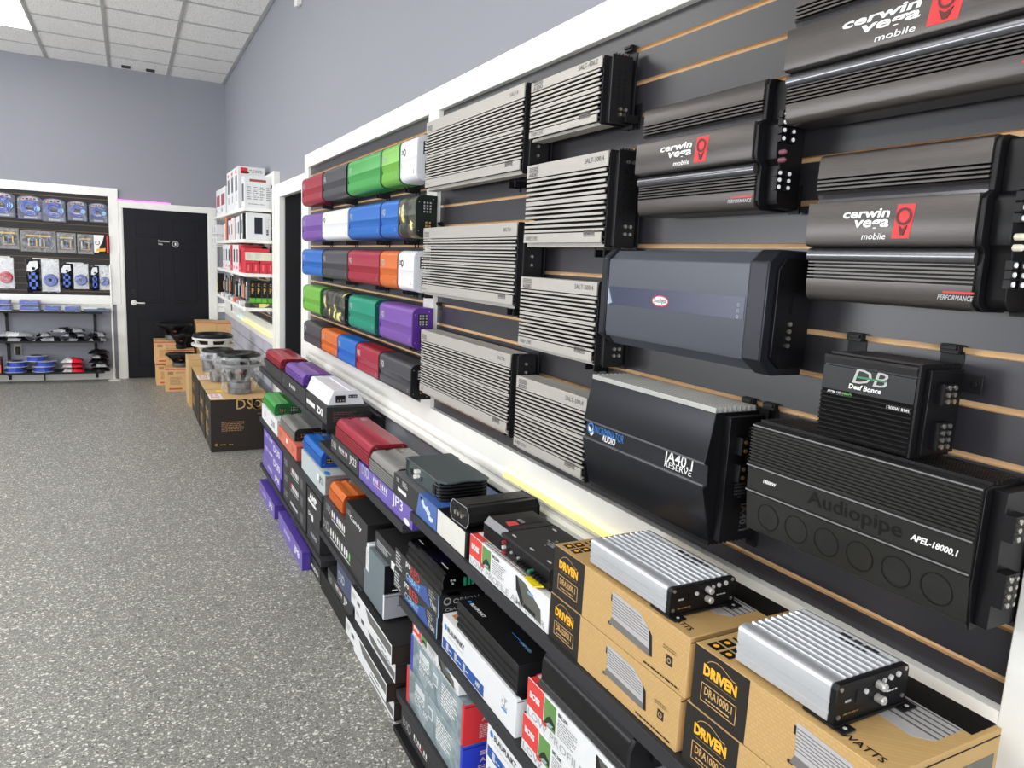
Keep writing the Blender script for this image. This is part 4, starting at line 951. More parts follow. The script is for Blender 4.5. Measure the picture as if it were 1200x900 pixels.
def blau(label, y0, y1, z0, z1, group='white and blue boxes'):
    c = carton('amplifier_box', label, y0, y1, z0, z1, side=WBX, group=group, W=.20); H, L = c.H, c.L
    bb = patch(c.o, c.F, .006, L*.62, .04*H, .34*H, M_('royal_blue', 24, 78, 156, rough=.4), 'blue_band'); disc(c.o, c.F, .025, .72*H, .009, .009, BLUE, 'blue_dot')
    text(c.o, c.F, 'BLAUPUNKT', .04, .64*H, .12, .016, DK, .02); greek(c.o, c.F, .045, .16, .50*H, .56*H, 1, LGR, 2, ragged=.1)
    for k in range(3): patch(bb, c.F, .035+.06*k, .05+.06*k, .08*H, .30*H, LGR, 'pictogram', .0008); greek(c.o, c.F, .055+.06*k, .085+.06*k, .14*H, .2*H, 1, WH, k, w=.0009)
    text(bb, c.F, 'AMP1', L*.62-.05, .12*H, .03, .016, WH, .02, w=.0011)
    b = MB(); R2 = random.Random(2)
    for i in range(6):
        for j in range(6):
            if R2.random() < .5: b.box(L-.075+i*.005, L-.071+i*.005, .42*H+j*.005, .42*H+j*.005+.004, 0, .0004, T=c.F)
    b.build('grey_mark', GR, c.o, smooth=0); patch(c.o, c.F, L-.075, L-.045, .36*H, .41*H, BLUE, 'blue_bar')
    return c
c = blau('white and blue box under the long black flat amplifier on the middle near shelf', 1.385, 1.852, .477, .581)
disc(c.o, c.T, c.L-.03, .03, .016, .011, BLUE, 'blue_sticker'); patch(c.o, c.T, .02, .05, .02, .04, M_('sticker_brown', 190, 130, 90), 'small_sticker'); patch(c.o, c.E, .02, .04, .03, .05, NAVY, 'blue_tab')
boss('white box with red corner, lower of the pair at the bottom edge of the photo', .90, 1.352, .477, .571)
boss('white box with red corner directly under the round-shouldered black amplifier', .90, 1.338, .572, .668)
# near bay, lowest shelf
def slate(label, y0, y1, z0, z1, rm, lm, cap):
    c = carton('amplifier_box', label, y0, y1, z0, z1, side=SLATE, end=rm, W=.20, group='slate grey boxes with coloured ends'); H, L = c.H, c.L
    patch(c.o, c.F, .0, .022, 0, H, lm, 'coloured_edge'); patch(c.o, c.F, L-.014, L, 0, H, rm, 'coloured_edge')
    for k in range(4): patch(c.o, c.F, .08, .165, .84*H-k*.006, .84*H-k*.006+.0032, WH, 'logo_stripes')
    text(c.o, c.F, 'AUDIO', .08, .50*H, .085, .022, WH, .02); text(c.o, c.F, 'SCV-1500', .08, .33*H, .12, .016, WH, .01)
    patch(c.o, c.F, .20, .235, .50*H, .78*H, WH, 'white_square'); patch(c.o, c.F, .203, .232, .53*H, .75*H, SLATE, 'white_square', .0008)
    greek(c.o, c.F, .27, .40, .25*H, .85*H, 8, WH, 3)
    for k in range(3): patch(c.o, c.E, .055, .14, H-.030-k*.005, H-.0275-k*.005, M_('pale_logo', 220, 190, 190), 'logo_stripes')
    text(c.o, c.E, 'AUDIO', .055, H-.062, .085, .014, M_('pale_logo', 220, 190, 190), .02); greek(c.o, c.E, .05, .14, .1*H, .45*H, 8, M_('pale_logo', 220, 190, 190), 5)
    return c
slate('slate grey box with blue right end, lower of the pair on the lowest near shelf', 1.675, 2.14, .133, .262, M_('box_blue', 40, 60, 190, rough=.4), M_('box_red', 206, 44, 52, rough=.4), 0)
slate('slate grey box with red right end, upper of the pair on the lowest near shelf', 1.675, 2.11, .263, .390, M_('box_red', 206, 44, 52, rough=.4), M_('box_blue2', 62, 66, 168, rough=.4), 1)
boss('white box with red corner partly hidden behind the slate grey boxes', 1.72, 2.10, .391, .443, x0=-.3045)
for i, t in enumerate(('lowest', 'middle', 'topmost')):
    blau('white and blue box, %s of the three under the middle near shelf' % t, 1.10, 1.53, .133+.103*i, .133+.103*(i+1), 'white and blue boxes')
c = carton('amplifier_box', 'black box with white figures on the floor plate under the lowest near shelf', 1.68, 2.165, .023, .094, x0=-.312, top=CHT, end=CHT)
ds_logo(c, c.F, .02, .02, .07, GR); figures(c, c.F, .13, .042, 7, .018, .018, odd=4, oddm=RED)

# ================================================================ amplifiers lying on the boxes
def shelf_amp(M, L, W, T, c, label):
    r = color_amp('shelf_amplifier', M, L, W, T, c, label, 'coloured amplifiers lying on boxes', True, 4)
    return r
# profile sides carry ribs: add visible rib lines on the aisle side
def ribs(r, L, T, c, n=5):
    b = MB()
    for k in range(n): z = T*(.06+.115*k); b.box(.004, L-.004, -.0055, -.0006, z, z+T*.062)
    b.build('side_ribs', COLS[c][0], r)
    b = MB(); b.box(.004, L-.004, -.0008, .0, .001, T*.6); b.build('rib_gap_shade', COLS['black'][1] if c in ('grey', 'black') else M_('gap_shade_'+c, *{'red': (70, 8, 18), 'purple': (50, 26, 84), 'green': (10, 56, 26), 'blue': (8, 44, 96), 'orange': (130, 52, 14)}[c]), r)  # dark backing strip paints in the shade between the ribs
for (x, yf, z, L, W, T, c, lab) in (
    (-.292, 5.05, .909, .53, .165, .062, 'red', 'dark red amplifier lying at the far end of the top shelf'),
    (-.292, 4.355, .916, .49, .165, .062, 'purple', 'purple amplifier lying on a black box between the dark red and the white one'),
    (-.292, 5.16, .579, .43, .165, .075, 'green', 'green amplifier lying on the white box at the far end'),
    (-.292, 4.52, .561, .43, .175, .072, 'grey', 'dark grey round-shouldered amplifier lying on the salmon box'),
    (-.292, 3.86, .583, .41, .14, .075, 'blue', 'blue amplifier lying on the pale grey box'),
    (-.300, 3.135, .813, .51, .155, .085, 'red', 'bright red amplifier lying at the left end of the middle bay'),
    (-.300, 2.62, .8065, .29, .17, .078, 'grey', 'silver grey amplifier lying on the purple wood-grain box'),
    (-.292, 3.275, .489, .245, .13, .08, 'orange', 'orange amplifier lying on a flat black box under the middle shelf')):
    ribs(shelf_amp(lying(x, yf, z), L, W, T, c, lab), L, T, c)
# white trapezoid amplifier
L, W, T = .46, .175, .065
r = empty('shelf_amplifier', 'white finned amplifier with sloping end plate lying on the top shelf', 'amplifier', lying(-.292, 3.795, .915), 'coloured amplifiers lying on boxes')
p = [(0, 0)]
for k in range(7): q = k/7; p += [(.030*q, T*q*.98), (.030*q, T*(q+.09)*.98), (.030*q+.004, T*(q+.09)*.98)]
p += [(.034, T), (W*.45, T), (W*.46, T*.95), (W*.62, T*.95), (W*.63, T), (W-.03, T)]
for k in range(7): q = 1-k/7; p += [(W-.030*q, T*q*.98), (W-.030*q+.002, T*(q-.07)*.98)]
p += [(W, 0)]
b = MB(); b.prism(p, .004, L-.006, 'x'); b.build('body', COLS['white'][0], r)
b = MB(); b.prism([(0, 0), (.028, T+.001), (W-.028, T+.001), (W, 0)], L-.006, L, 'x'); b.build('end_panel', COLS['white'][1], r, .001); b = MB(); b.prism([(0, 0), (.028, T+.001), (W-.028, T+.001), (W, 0)], 0, .004, 'x'); b.build('end_panel', COLS['white'][1], r, .001)
b = MB(); b.box(L, L+.006, .036, .082, .014, .046, 0)
for i in range(3): b.cyl((L+.006, .046+.013*i, .023), .004, .002, 'x', 8, 1)
b.build('terminal_block', [BLKG, CHROME], r); b = MB(); b.box(L, L+.006, .098, .138, .034, .048, 0)
for i in range(4): b.box(L+.006, L+.007, .101+.009*i, .106+.009*i, .037, .044, 1)
b.build('terminal_block', [BLKG, GR], r)
text(r, Matrix.Translation((0, 0, T)), 'ZR', .03, .10, .02, .014, GR)

# dark teal flat amplifier with side connectors
TLM = M_('dark_teal_metal', 72, 84, 86, rough=.4, metal=.35); L, W, T = .325, .17, .062
r = empty('flat_amplifier', 'dark teal flat amplifier with wavy top on the dark and blue box', 'amplifier', lying(-.285, 2.275, .883))
b = MB(); b.box(0, L-.03, .006, W, .002, T-.004, 0)
pts = [(0, .002), (L-.03, .002), (L-.002, .02), (L-.002, .055), (L-.01, .07), (L-.01, .11), (L-.002, .125), (L-.002, W-.02), (L-.02, W), (.15, W), (.13, W-.012), (.09, W-.012), (.07, W), (0, W)]
b.prism(pts, T-.006, T, 'z', 0); b.build('body', TLM, r, .0012)
b = MB()
for k in range(5): b.prism([(L-.06, .006), (L-.012, .006), (L-.004, .03), (L-.004, W-.03), (L-.02, W-.006), (L-.06, W-.006)], .004+k*.0105, .010+k*.0105, 'z')
b.build('cooling_fins', BLK, r, .0008)
b = MB()
for k in range(6): b.box(-.003, .03, .006, W-.004, .004+k*.009, .008+k*.009)
b.build('cooling_fins', BLK, r)
b = MB()
for (u, v) in ((.115, .026), (.128, .030), (.118, .044), (.131, .046)): b.cyl((u, -.008, v), .0065, .014, 'y', 10)
b.build('rca_socket', M_('pale_socket', 214, 216, 210, rough=.3), r)
for q in ((.05, .09, .018, .036), (.15, .156, .02, .034), (.25, .275, .012, .04)): b = MB(); b.box(q[0], q[1], .0035, .007, q[2], q[3]); b.build('connector', BLKG, r)
b = MB(); b.box(.002, L-.04, .001, .003, T-.001, T+.0005); b.build('bright_edge', CHROME, r)
# octagonal black amplifier lying across
L, W, T = .225, .115, .058
r = empty('octagonal_amplifier', 'black octagonal amplifier lying across the white fronted box, its end plate toward the aisle', 'amplifier', frame((1, 0, 0), (0, 1, 0), (0, 0, 1), (-.292, 1.722, .883)) @ Matrix.Rotation(math.radians(2), 4, 'Z'))
octp = lambda g, h: [(g, h+T*.3), (g, T*.72-h), (W*.12+g, T-h), (W*.88-g, T-h), (W-g, T*.72-h), (W-g, T*.3+h), (W*.88-g, h), (W*.12+g, h)]
b = MB(); b.prism(octp(.002, .001), .004, L-.004, 'x'); b.box(.01, L-.01, W*.3, W*.7, T-.002, T+.0008); b.build('body', BLKM, r, .001)
b = MB(); b.prism(octp(-.002, -.0005), -.002, .004, 'x'); b.build('end_panel', BLKG, r, .001); b = MB(); b.prism(octp(-.002, -.0005), L-.004, L, 'x'); b.build('end_panel', BLKG, r, .001)
b = MB()
for q0, q1 in zip(octp(-.001, 0), octp(-.001, 0)[1:]+octp(-.001, 0)[:1]):
    a, c_ = Vector((-.003, *q0)), Vector((-.003, *q1)); d = (c_-a).normalized(); s = Vector((0, -d.z, d.y))*.0008
    b.face([a-s, c_-s, c_+s, a+s])
b.build('bright_outline', LGR, r, smooth=0)
b = MB()
for k in range(3): b.cyl((-.010, .032+.02*k, .03), .006, .012, 'x', 12)
b.build('connector_plug', CHROME, r); b = MB(); b.box(-.004, -.002, .07, .10, .014, .042); b.build('socket_panel', BLKG, r)
# small amplifier with red mark
L, W, T = .115, .155, .055
r = empty('small_amplifier', 'small black amplifier with a red mark, left of the one with the yellow tag', 'amplifier', lying(-.285, 1.645, .891))
b = MB(); b.prism([(0, 0), (0, T*.72), (.014, T), (W-.01, T), (W, T*.8), (W, 0)], 0, L, 'x'); b.build('body', BLKM, r, .001)
b = MB()
for k in range(6): b.box(.004, L-.004, -.002, .001, .004+k*.0055, .0068+k*.0055)
b.build('side_ribs', BLK, r)
poly(r, frame((1, 0, 0), (0, .014, 0), (0, 0, 1), (0, 0, 0)), [(0, 0), (.001, 0), (.001, .001), (0, .001)], BLK, 'slope_shade')
b = MB(); b.face([(0.001, -.0008, T*.73), (L-.001, -.0008, T*.73), (L-.001, .0135, T+.0006), (.001, .0135, T+.0006)]); b.build('silver_slope', M_('silver_slope', 120, 122, 126, rough=.35, metal=.6), r)
F = Matrix.Translation((0, 0, T)); patch(r, F, .04, .085, .035, .13, BLKG, 'gloss_window'); poly(r, F, [(.055, .035), (.085, .030), (.085, .060), (.06, .062)], M_('tomato_red', 214, 62, 58), 'red_mark', .0009); text(r, F, 'AUDIO', .048, .07, .03, .012, LGR, .02, rot=1, w=.001)
# amplifier with yellow tag
L, W, T = .235, .155, .055
r = empty('flat_amplifier', 'flat black amplifier with knobs and a yellow tag, left of the kraft boxes', 'amplifier', lying(-.294, 1.525, .891, math.radians(0)))
b = MB(); b.box(0, L, .006, W, 0, T-.008); b.box(-.003, L+.003, .0, W+.002, T-.008, T); b.build('body', M_('charcoal_top', 44, 44, 46, rough=.42, var=.08), r, .0015)
b = MB(); b.box(.002, L-.002, .003, .0065, .004, T-.010); b.build('control_panel', BLKG, r)
b = MB()
for k in range(3): b.cyl((.018+.0*k, -.006, .012+.013*k), .0045, .012, 'y', 10, k if k < 2 else 0)
b.build('rca_socket', [M_('rca_red', 150, 40, 44), LGR, GR], r)
for k in range(4):
    b = MB(); b.cyl((.035+.018*k, -.001, .024), .0035, .006, 'y', 8); b.build('knob', GR if k % 2 else BLK, r)
for k in range(9):
    b = MB(); b.cyl((.105+.0135*k, -.010, .020), .0055, .016, 'y', 10); b.cyl((.105+.0135*k, -.012, .020), .0038, .003, 'y', 8); b.build('terminal_screw', BLKG if k not in (4,) else M_('green_cap', 30, 120, 80), r)
b = MB(); b.prism([(.150, -.016), (.205, -.022), (.215, .0), (.16, .006)], .004, .007, 'z'); b.build('yellow_tag', M_('tag_yellow', 238, 214, 30, rough=.45), r)['label'] = 'bright yellow paper tag'
b = MB()
for (u, v) in ((.03, .02), (.03, .135), (.12, .02), (.2, .02), (.2, .135)): b.box(u-.008, u+.008, v-.002, v+.002, T, T+.0012)
b.build('cover_clip', LGR, r)
R2 = random.Random(9); b = MB()
for k in range(46):
    a, q = R2.uniform(0, 6.28), R2.uniform(.004, .026); u, v = .118+q*math.cos(a)*1.2, .085+q*math.sin(a); l = R2.uniform(.003, .008)
    b.box(u-l, u+l, v-.0008, v+.0008, T, T+.0006)
b.build('top_emblem', GR, r, smooth=0)
# two silver ridged amplifiers on the kraft boxes
SLV = M_('bright_silver_shell', 204, 206, 210, rough=.3, metal=.6, var=.05, scale=40, stretch=(.5, 8, 8))
def ridged(M, L, W, T, label):
    r = empty('ridged_amplifier', label, 'amplifier', M, 'silver ridged amplifiers on kraft boxes'); e = .012; z0 = .006
    p = [(0, z0), (0, z0+T*.14), (.0022, z0+T*.16), (.0022, z0+T*.22), (0, z0+T*.24), (0, z0+T*.40), (.0022, z0+T*.42), (.0022, z0+T*.46), (0, z0+T*.48), (0, T*.88)]
    for k in range(5): a = math.radians(180-18*(k+1)); p.append((.010+.010*math.cos(a), T*.88+T*.12*math.sin(a)))
    n = 9; st = (W-.03)/n
    for k in range(n): u = .015+st*k; p += [(u, T), (u+st*.30, T), (u+st*.38, T-.0028), (u+st*.92, T-.0028)]
    p += [(W-.012, T), (W-.003, T*.96), (W, T*.86), (W, z0)]
    b = MB(); b.prism(p, .0, L-e, 'x'); b.build('shell', SLV, r, smooth=25)
    b = MB(); b.prism([(.001, z0-.002), (.001, T*.86), (.006, T*.97), (.014, T-.002), (W-.014, T-.002), (W-.004, T*.95), (W-.001, T*.84), (W-.001, z0-.002)], L-e, L-.002, 'x'); b.build('end_panel', BLKG, r, .0008); b = MB(); b.box(L-.05, L+.001, -.001, W+.002, .001, z0-.001); b.build('base_plate', BLK, r)
    for v0, v1 in ((-.0, .026), (W-.024, W+.004)):
        b = MB(); b.box(L-.004, L+.014, v0, v1, .0005, .003); b.cyl((L+.007, (v0+v1)/2, .0028), .003, .0012, 'z', 10, 1); b.build('mounting_foot', [BLK, LGR], r, .0008)
    for (v, z) in ((.008, .2), (.008, .84), (W-.010, .2), (W-.010, .86)):
        b = MB(); b.cyl((L-.002, v, T*z+.002), .0032, .0016, 'x', 10); b.build('panel_screw', CHROME, r)
    for (v, z) in ((.082, .74), (.083, .42)):
        b = MB(); b.lathe([(.005, 0), (.0062, .001), (.0062, .012), (.0045, .014)], (L-.002, v, T*z), 14, 'x'); b.build('control_knob', M_('clear_knob', 190, 188, 184, rough=.2, metal=.4), r)
    for (v, z, q) in ((.058, .66, .0035), (.095, .78, .003), (.108, .80, .004), (.124, .82, .004)):
        b = MB(); b.cyl((L-.002, v, T*z), q, .003, 'x', 10); b.build('small_socket', LGR, r)
    b = MB(); b.box(L-.002, L-.0012, .040, .046, T*.46, T*.74); b.build('switch_slot', BLKG, r)
    FE = frame((0, 1, 0), (0, 0, 1), (1, 0, 0), (L-.002, 0, 0))
    greek(r, FE, .018, .05, T*.22, T*.3, 1, M_('dim_gold', 120, 92, 50), 3); greek(r, FE, .105, .128, T*.42, T*.5, 1, LGR, 3); greek(r, FE, .018, .034, T*.5, T*.62, 1, GR, 6)
    F = Matrix.Translation((0, 0, T)); greek(r, F, L*.45, L*.80, W*.80, W*.90, 1, M_('top_badge', 60, 60, 64), 9, w=.0008, ragged=0); greek(r, F, L*.50, L*.75, W*.72, W*.78, 1, M_('top_badge', 60, 60, 64), 7, w=.0008, ragged=0)
    return r
ridged(lying(-.296, 1.137, 1.0205), .245, .15, .054, 'silver ridged amplifier on the large kraft boxes, the farther of the two')
ridged(lying(-.292, .742, 1.0205), .178, .15, .062, 'silver ridged amplifier on the nearest kraft boxes')
# glossy long amplifier with green connectors
L, W, T = .31, .165, .064
GLB = M_('gloss_black_metal', 12, 12, 14, rough=.16, metal=.3)
r = empty('gloss_amplifier', 'glossy black long amplifier with green connector strips on the dark boxes', 'amplifier', lying(-.302, 2.185, .623))
p = [(0, 0), (0, .016), (.006, .022), (.008, .034), (.004, .046), (.010, T-.006), (.02, T)]
for k in range(4): u = .03+.02*k; p += [(u, T), (u, T-.003), (u+.003, T-.003), (u+.003, T)]
p += [(W-.01, T), (W, T*.8), (W, 0)]
b = MB(); b.prism(p, 0, L-.01, 'x'); b.build('body', GLB, r, smooth=25)
b = MB(); b.prism([(0, 0), (0, .018), (.005, .024), (.003, .044), (.008, T-.004), (.018, T+.001), (W-.01, T+.001), (W, T*.8), (W, 0)], L-.01, L, 'x'); b.box(L, L+.012, .02, .06, 0, .003); b.build('end_panel', GLB, r, .001)
for k in range(3):
    b = MB(); b.box(L, L+.006, .070+.013*k, .077+.013*k, .024, .050); b.build('connector_strip', M_('green_connector', 24, 120, 88), r)
b = MB()
for (v, z) in ((.03, .045), (.04, .045), (.035, .035), (.12, .04), (.14, .03)): b.cyl((L, v, z), .0035, .003, 'x', 8)
b.build('small_socket', GR, r)
F = Matrix.Translation((0, 0, T)); text(r, F, 'ORION', .10, .10, .10, .022, M_('faint_grey_print', 74, 74, 76), .0); patch(r, F, .02, .06, .034, .038, LGR, 'white_mark'); patch(r, F, L-.09, L-.04, .034, .038, LGR, 'white_mark')
# long flat amplifier on the white and blue box
L, W, T = .372, .155, .078
r = empty('flat_amplifier', 'long flat black amplifier with white name and blue dot on the white and blue box', 'amplifier', lying(-.298, 1.765, .582))
p = [(0, 0), (0, .008), (.004, .010), (.004, .016), (0, .018), (0, .026), (.004, .028), (.004, .034), (0, .036), (0, .046), (.004, .048), (.004, .054), (0, .056), (0, T-.001), (.001, T)]
for k in range(3): u = .055+.012*k; p += [(u+.035, T), (u+.035, T-.004), (u+.039, T-.004), (u+.039, T)]
p += [(W, T), (W, 0)]
b = MB(); b.prism(p, 0, L-.008, 'x'); b.build('body', BLKM, r, smooth=20)
b = MB(); b.box(L-.008, L, -.002, W+.001, 0, T+.0015); b.box(L-.004, L+.018, .002, .03, -.0005, .0025); b.build('end_panel', BLK, r, .001)
b = MB()
for k in range(8): b.box(L, L+.004, .03+.012*k, .037+.012*k, .030+.0012*k, .038+.0012*k)
b.build('terminal_block', BLKG, r)
F = Matrix.Translation((0, 0, T)); text(r, F, 'BLAUPUNKT', .035, .022, .085, .011, WH, .03); disc(r, F, .022, .028, .006, .006, BLUE, 'blue_dot'); text(r, F, 'AMP1501', L-.10, .052, .055, .009, M_('ice_blue', 130, 176, 224), .02); patch(r, F, L-.15, L-.10, .058, .060, BLUE, 'blue_line')
# round-shouldered long amplifier at the bottom edge
L, W, T = .335, .165, .08
r = empty('rounded_amplifier', 'long round-shouldered black amplifier with red and silver badge at the bottom photo edge', 'amplifier', lying(-.296, 1.298, .669))
p = [(-.006, .0), (-.008, .004), (0, .010), (.003, .014), (.003, T*.62)]
for k in range(7): a = math.radians(180-15*k); p.append((.029+.026*math.cos(a), T*.64+T*.36*math.sin(a)))
for k in range(8): u = .034+.013*k; p += [(u, T), (u+.0065, T), (u+.0065, T-.004), (u+.011, T-.004)]
p += [(W-.02, T), (W-.005, T*.92), (W, T*.7), (W, 0)]
b = MB(); b.prism(p, 0, L-.01, 'x'); b.build('body', M_('satin_black_shell', 32, 32, 34, rough=.3, metal=.35), r, smooth=25)
b = MB(); b.prism([(-.006, .0), (0, .010), (.001, T*.64), (.01, T*.9), (.03, T+.001), (W-.02, T+.001), (W, T*.7), (W, 0)], L-.01, L, 'x'); b.build('end_panel', BLKG, r, .001)
b = MB(); b.box(L, L+.008, .05, .11, .02, .042, 0)
for k in range(4): b.cyl((L+.008, .058+.015*k, .031), .004, .002, 'x', 8, 1)
b.build('terminal_block', [BLK, CHROME], r)
F = frame((1, 0, 0), (0, 1, .0), (0, 0, 1), (0, 0, T-.0004)); patch(r, F, L-.14, L-.085, .0345, .040, M_('badge_crimson', 170, 30, 50), 'red_badge', .0014); patch(r, F, L-.14, L-.085, .040, .046, M_('badge_silver', 170, 172, 178, metal=.5), 'silver_badge', .0014)
b = MB(); b.box(0, L-.01, .0005, .0025, T*.13, T*.15); b.build('bright_edge', M_('bright_edge_metal', 140, 140, 142, rough=.3, metal=.7), r)

# glowing strips on the ledges
def led(label, x0, x1, y0, y1, z0, z1, col, st, seg=.05):
    r = MB(); r.box(x0, x1, y0, y1, z0, z1)
    o = r.build('light_strip', mat('glow_%d%d%d' % tuple(int(c*9) for c in col), col, emit=st, var=0), None, .0005); tag(o, label, 'light strip')
led('glowing yellow light strip on the white ledge behind the octagonal amplifier', -.040, -.0225, 1.10, 2.02, .927, .940, (1, .86, .22), .95)
led('glowing yellow light strip on the ledge under the far white shelves', -.046, -.036, 6.4, 8.19, .897, .910, (1, .86, .22), .95)
led('short glowing cyan light strip at the far end of the yellow one', -.046, -.036, 8.3, 8.52, .897, .910, (.4, .95, .9), 1.0)
led('glowing pink light strip on top of the door frame', -1.20, -.62, D-.03, D-.015, 2.126, 2.142, (1, .22, .85), 1.1)

# small sensor high on the wall
r = empty('wall_sensor', 'small white sensor high on the grey wall at the top edge of the photo', 'sensor', on_wall(5.55, 3.30, -.0195))
b = MB(); b.box(0, .09, 0, .05, 0, .035); b.build('housing', WHITE, r, .004); b = MB(); b.cyl((.06, -.01, .02), .012, .03, 'y', 12); b.build('lens', LGR, r)
# ================================================================ back wall display
b = MB(); b.box(-3.6, -1.29, D-.004, D, 1.0, 2.17, 1)
k = 0
z = 1.0
zz = [1.052+.0765*i for i in range(15)]
lo = 1.0
for q in zz+[2.175]: b.box(-3.6, -1.29, D-.012, D-.003, lo, min(q-.005, 2.17), 0); lo = q+.005
struct('trim_23', b, [M_('dark_slat', 50, 48, 50, rough=.45), M_('slot_shadow_brown', 120, 92, 64, rough=.7)])  # slot backing darkened to paint in the shadow inside the slots
def fr(nm, x0, x1, z0, z1):
    b = MB(); b.box(x0, x1, D-.03, D, z0, z1); struct(nm, b, WHITE, .002)
fr('trim_24', -3.6, -1.183, 2.165, 2.262); fr('trim_25', -1.285, -1.183, .905, 2.165); fr('trim_26', -3.6, -1.285, .905, 1.008)
def bx_(u, ax=9.94):   # pixel column on the display converted once, kept as metres
    return u
YB = D-.014
DBL = M_('coil_blue', 52, 76, 176, rough=.3); PKB = M_('blister_card', 92, 94, 120, rough=.4); PKD = M_('blister_dark', 40, 40, 52, rough=.3)
SKY = M_('sticker_sky', 150, 196, 226)
def peg(r, w, h):
    b = MB(); b.cyl((w/2, h-.015, -.001), .003, .05, 'z', 8); b.build('hook_peg', CHROME, r)
def coil_pack(x, z, w, h, label, stickers=1):
    r = empty('coil_pack', label, 'cable pack', facing(x, YB-.012, z), 'blue cable coils in clear packs'); T = .05
    dome = [(0, 0), (w, 0), (w, h*.88), (w*.85, h*.96), (w*.6, h), (w*.4, h), (w*.15, h*.96), (0, h*.88)]
    b = MB(); b.prism(dome, 0, .004, 'z'); b.build('backing_card', PKB, r, .001)
    b = MB(); b.prism([(w*.14, h*.80), (w*.86, h*.80), (w*.80, h*.93), (w*.55, h*.97), (w*.2, h*.93)], .004, .006, 'z'); b.build('header_card', LGR, r)
    cx, cy, R_, q = w*.5, h*.50, w*.34, w*.10
    b = MB()
    for i in range(3): b.lathe([(R_-q*.8*i+q*.5*math.cos(t), .022+q*.5*math.sin(t)) for t in [math.pi*2*j/8 for j in range(9)]], (cx, cy, 0), 24, 'z')
    b.build('cable_coil', DBL, r)
    disc(r, Matrix.Translation((0, 0, .03)), cx, cy, R_*.5, R_*.5, PKD, 'centre_card'); disc(r, Matrix.Translation((0, 0, .031)), w*.80, h*.48, w*.13, w*.13, SKY, 'round_sticker'); patch(r, Matrix.Translation((0, 0, .031)), w*.33, w*.66, h*.33, h*.40, LGR, 'print_panel'); patch(r, Matrix.Translation((0, 0, .006)), w*.25, w*.75, h*.05, h*.13, LGR, 'print_panel')
    for k in range(4): patch(r, Matrix.Translation((0, 0, .0075)), w*.2+w*.15*k, w*.3+w*.15*k, h*.84, h*.90, DK if k % 2 else RED, 'print_panel')
    b = MB(); b.prism([(c-(c-w/2)*.06, d-(d-h/2)*.06) for c, d in dome], .004, T, 'z'); b.build('clear_shell', CLEAR, r, .004, kind=None)
    peg(r, w, h)
for x, w, z, h, t in ((-2.44, .245, 1.855, .268, 'leftmost at the photo edge'), (-2.175, .235, 1.845, .262, 'second from the left'), (-1.94, .225, 1.835, .262, 'middle one of the row'), (-1.695, .195, 1.862, .225, 'second from the right'), (-1.482, .188, 1.858, .222, 'rightmost')):
    coil_pack(x, z, w, h, 'clear pack with blue coil, top row of the back display, '+t)
def kit_pack(x, z, w, h, label):
    r = empty('fuse_kit_pack', label, 'kit pack', facing(x, YB-.012, z), 'clear kit packs'); T = .035
    b = MB(); b.box(0, w, 0, h, 0, .004); b.build('backing_card', M_('kit_card', 128, 126, 120), r, .006)
    b = MB(); b.box(w*.1, w*.9, h*.16, h*.84, .004, .006); b.build('print_panel', M_('kit_dark', 66, 66, 70), r)
    patch(r, Matrix.Translation((0, 0, .006)), w*.15, w*.85, h*.72, h*.80, M_('kit_gold', 206, 176, 90), 'gold_bar')
    n = max(2, round(w/.06))
    for i in range(n):
        u = w*(.18+.64*(i+.5)/n); b = MB(); b.cyl((u, h*.28, .016), .008, h*.34, 'y', 8); b.build('small_part', (M_('kit_cream', 206, 196, 160), M_('kit_blue', 60, 96, 150), M_('kit_gold', 206, 176, 90), LGR)[i % 4], r)
    patch(r, Matrix.Translation((0, 0, .006)), w*.2, w*.8, h*.20, h*.26, M_('kit_tan', 170, 130, 96), 'print_panel')
    b = MB(); b.box(w*.03, w*.97, h*.03, h*.97, .004, T); b.build('clear_shell', CLEAR, r, .008); peg(r, w, h)
kit_pack(-2.38, 1.505, .205, .235, 'clear kit pack in the middle row, leftmost, cut by the photo edge')
kit_pack(-2.165, 1.487, .345, .238, 'wide clear kit pack in the middle row of the back display')
kit_pack(-1.815, 1.487, .19, .232, 'narrow clear kit pack in the middle row right of the wide one')
kit_pack(-1.615, 1.485, .165, .230, 'narrow clear kit pack in the middle row beside the white, black and yellow box')
r = empty('hanging_box', 'white, black and yellow box with red edge, rightmost in the middle row', 'box', facing(-1.448, YB-.005, 1.51)); w, h = .155, .205
b = MB(); b.box(0, w, 0, h, 0, .04); b.build('carton', DK, r, .002); F = Matrix.Translation((0, 0, .04))
poly(r, F, [(.002, .002), (.05, .002), (.06, h*.35), (.09, h*.6), (.11, h-.002), (.002, h-.002)], WH, 'white_panel'); patch(r, F, w-.022, w-.002, .002, h-.002, RED, 'red_edge'); poly(r, F, [(.02, .01), (.115, .02), (.12, .055), (.03, .045)], YEL, 'yellow_panel', .0008); ring(r, F, .04, h*.55, .025, .008, M_('brown_print', 110, 70, 50), 'round_print', w=.0008)
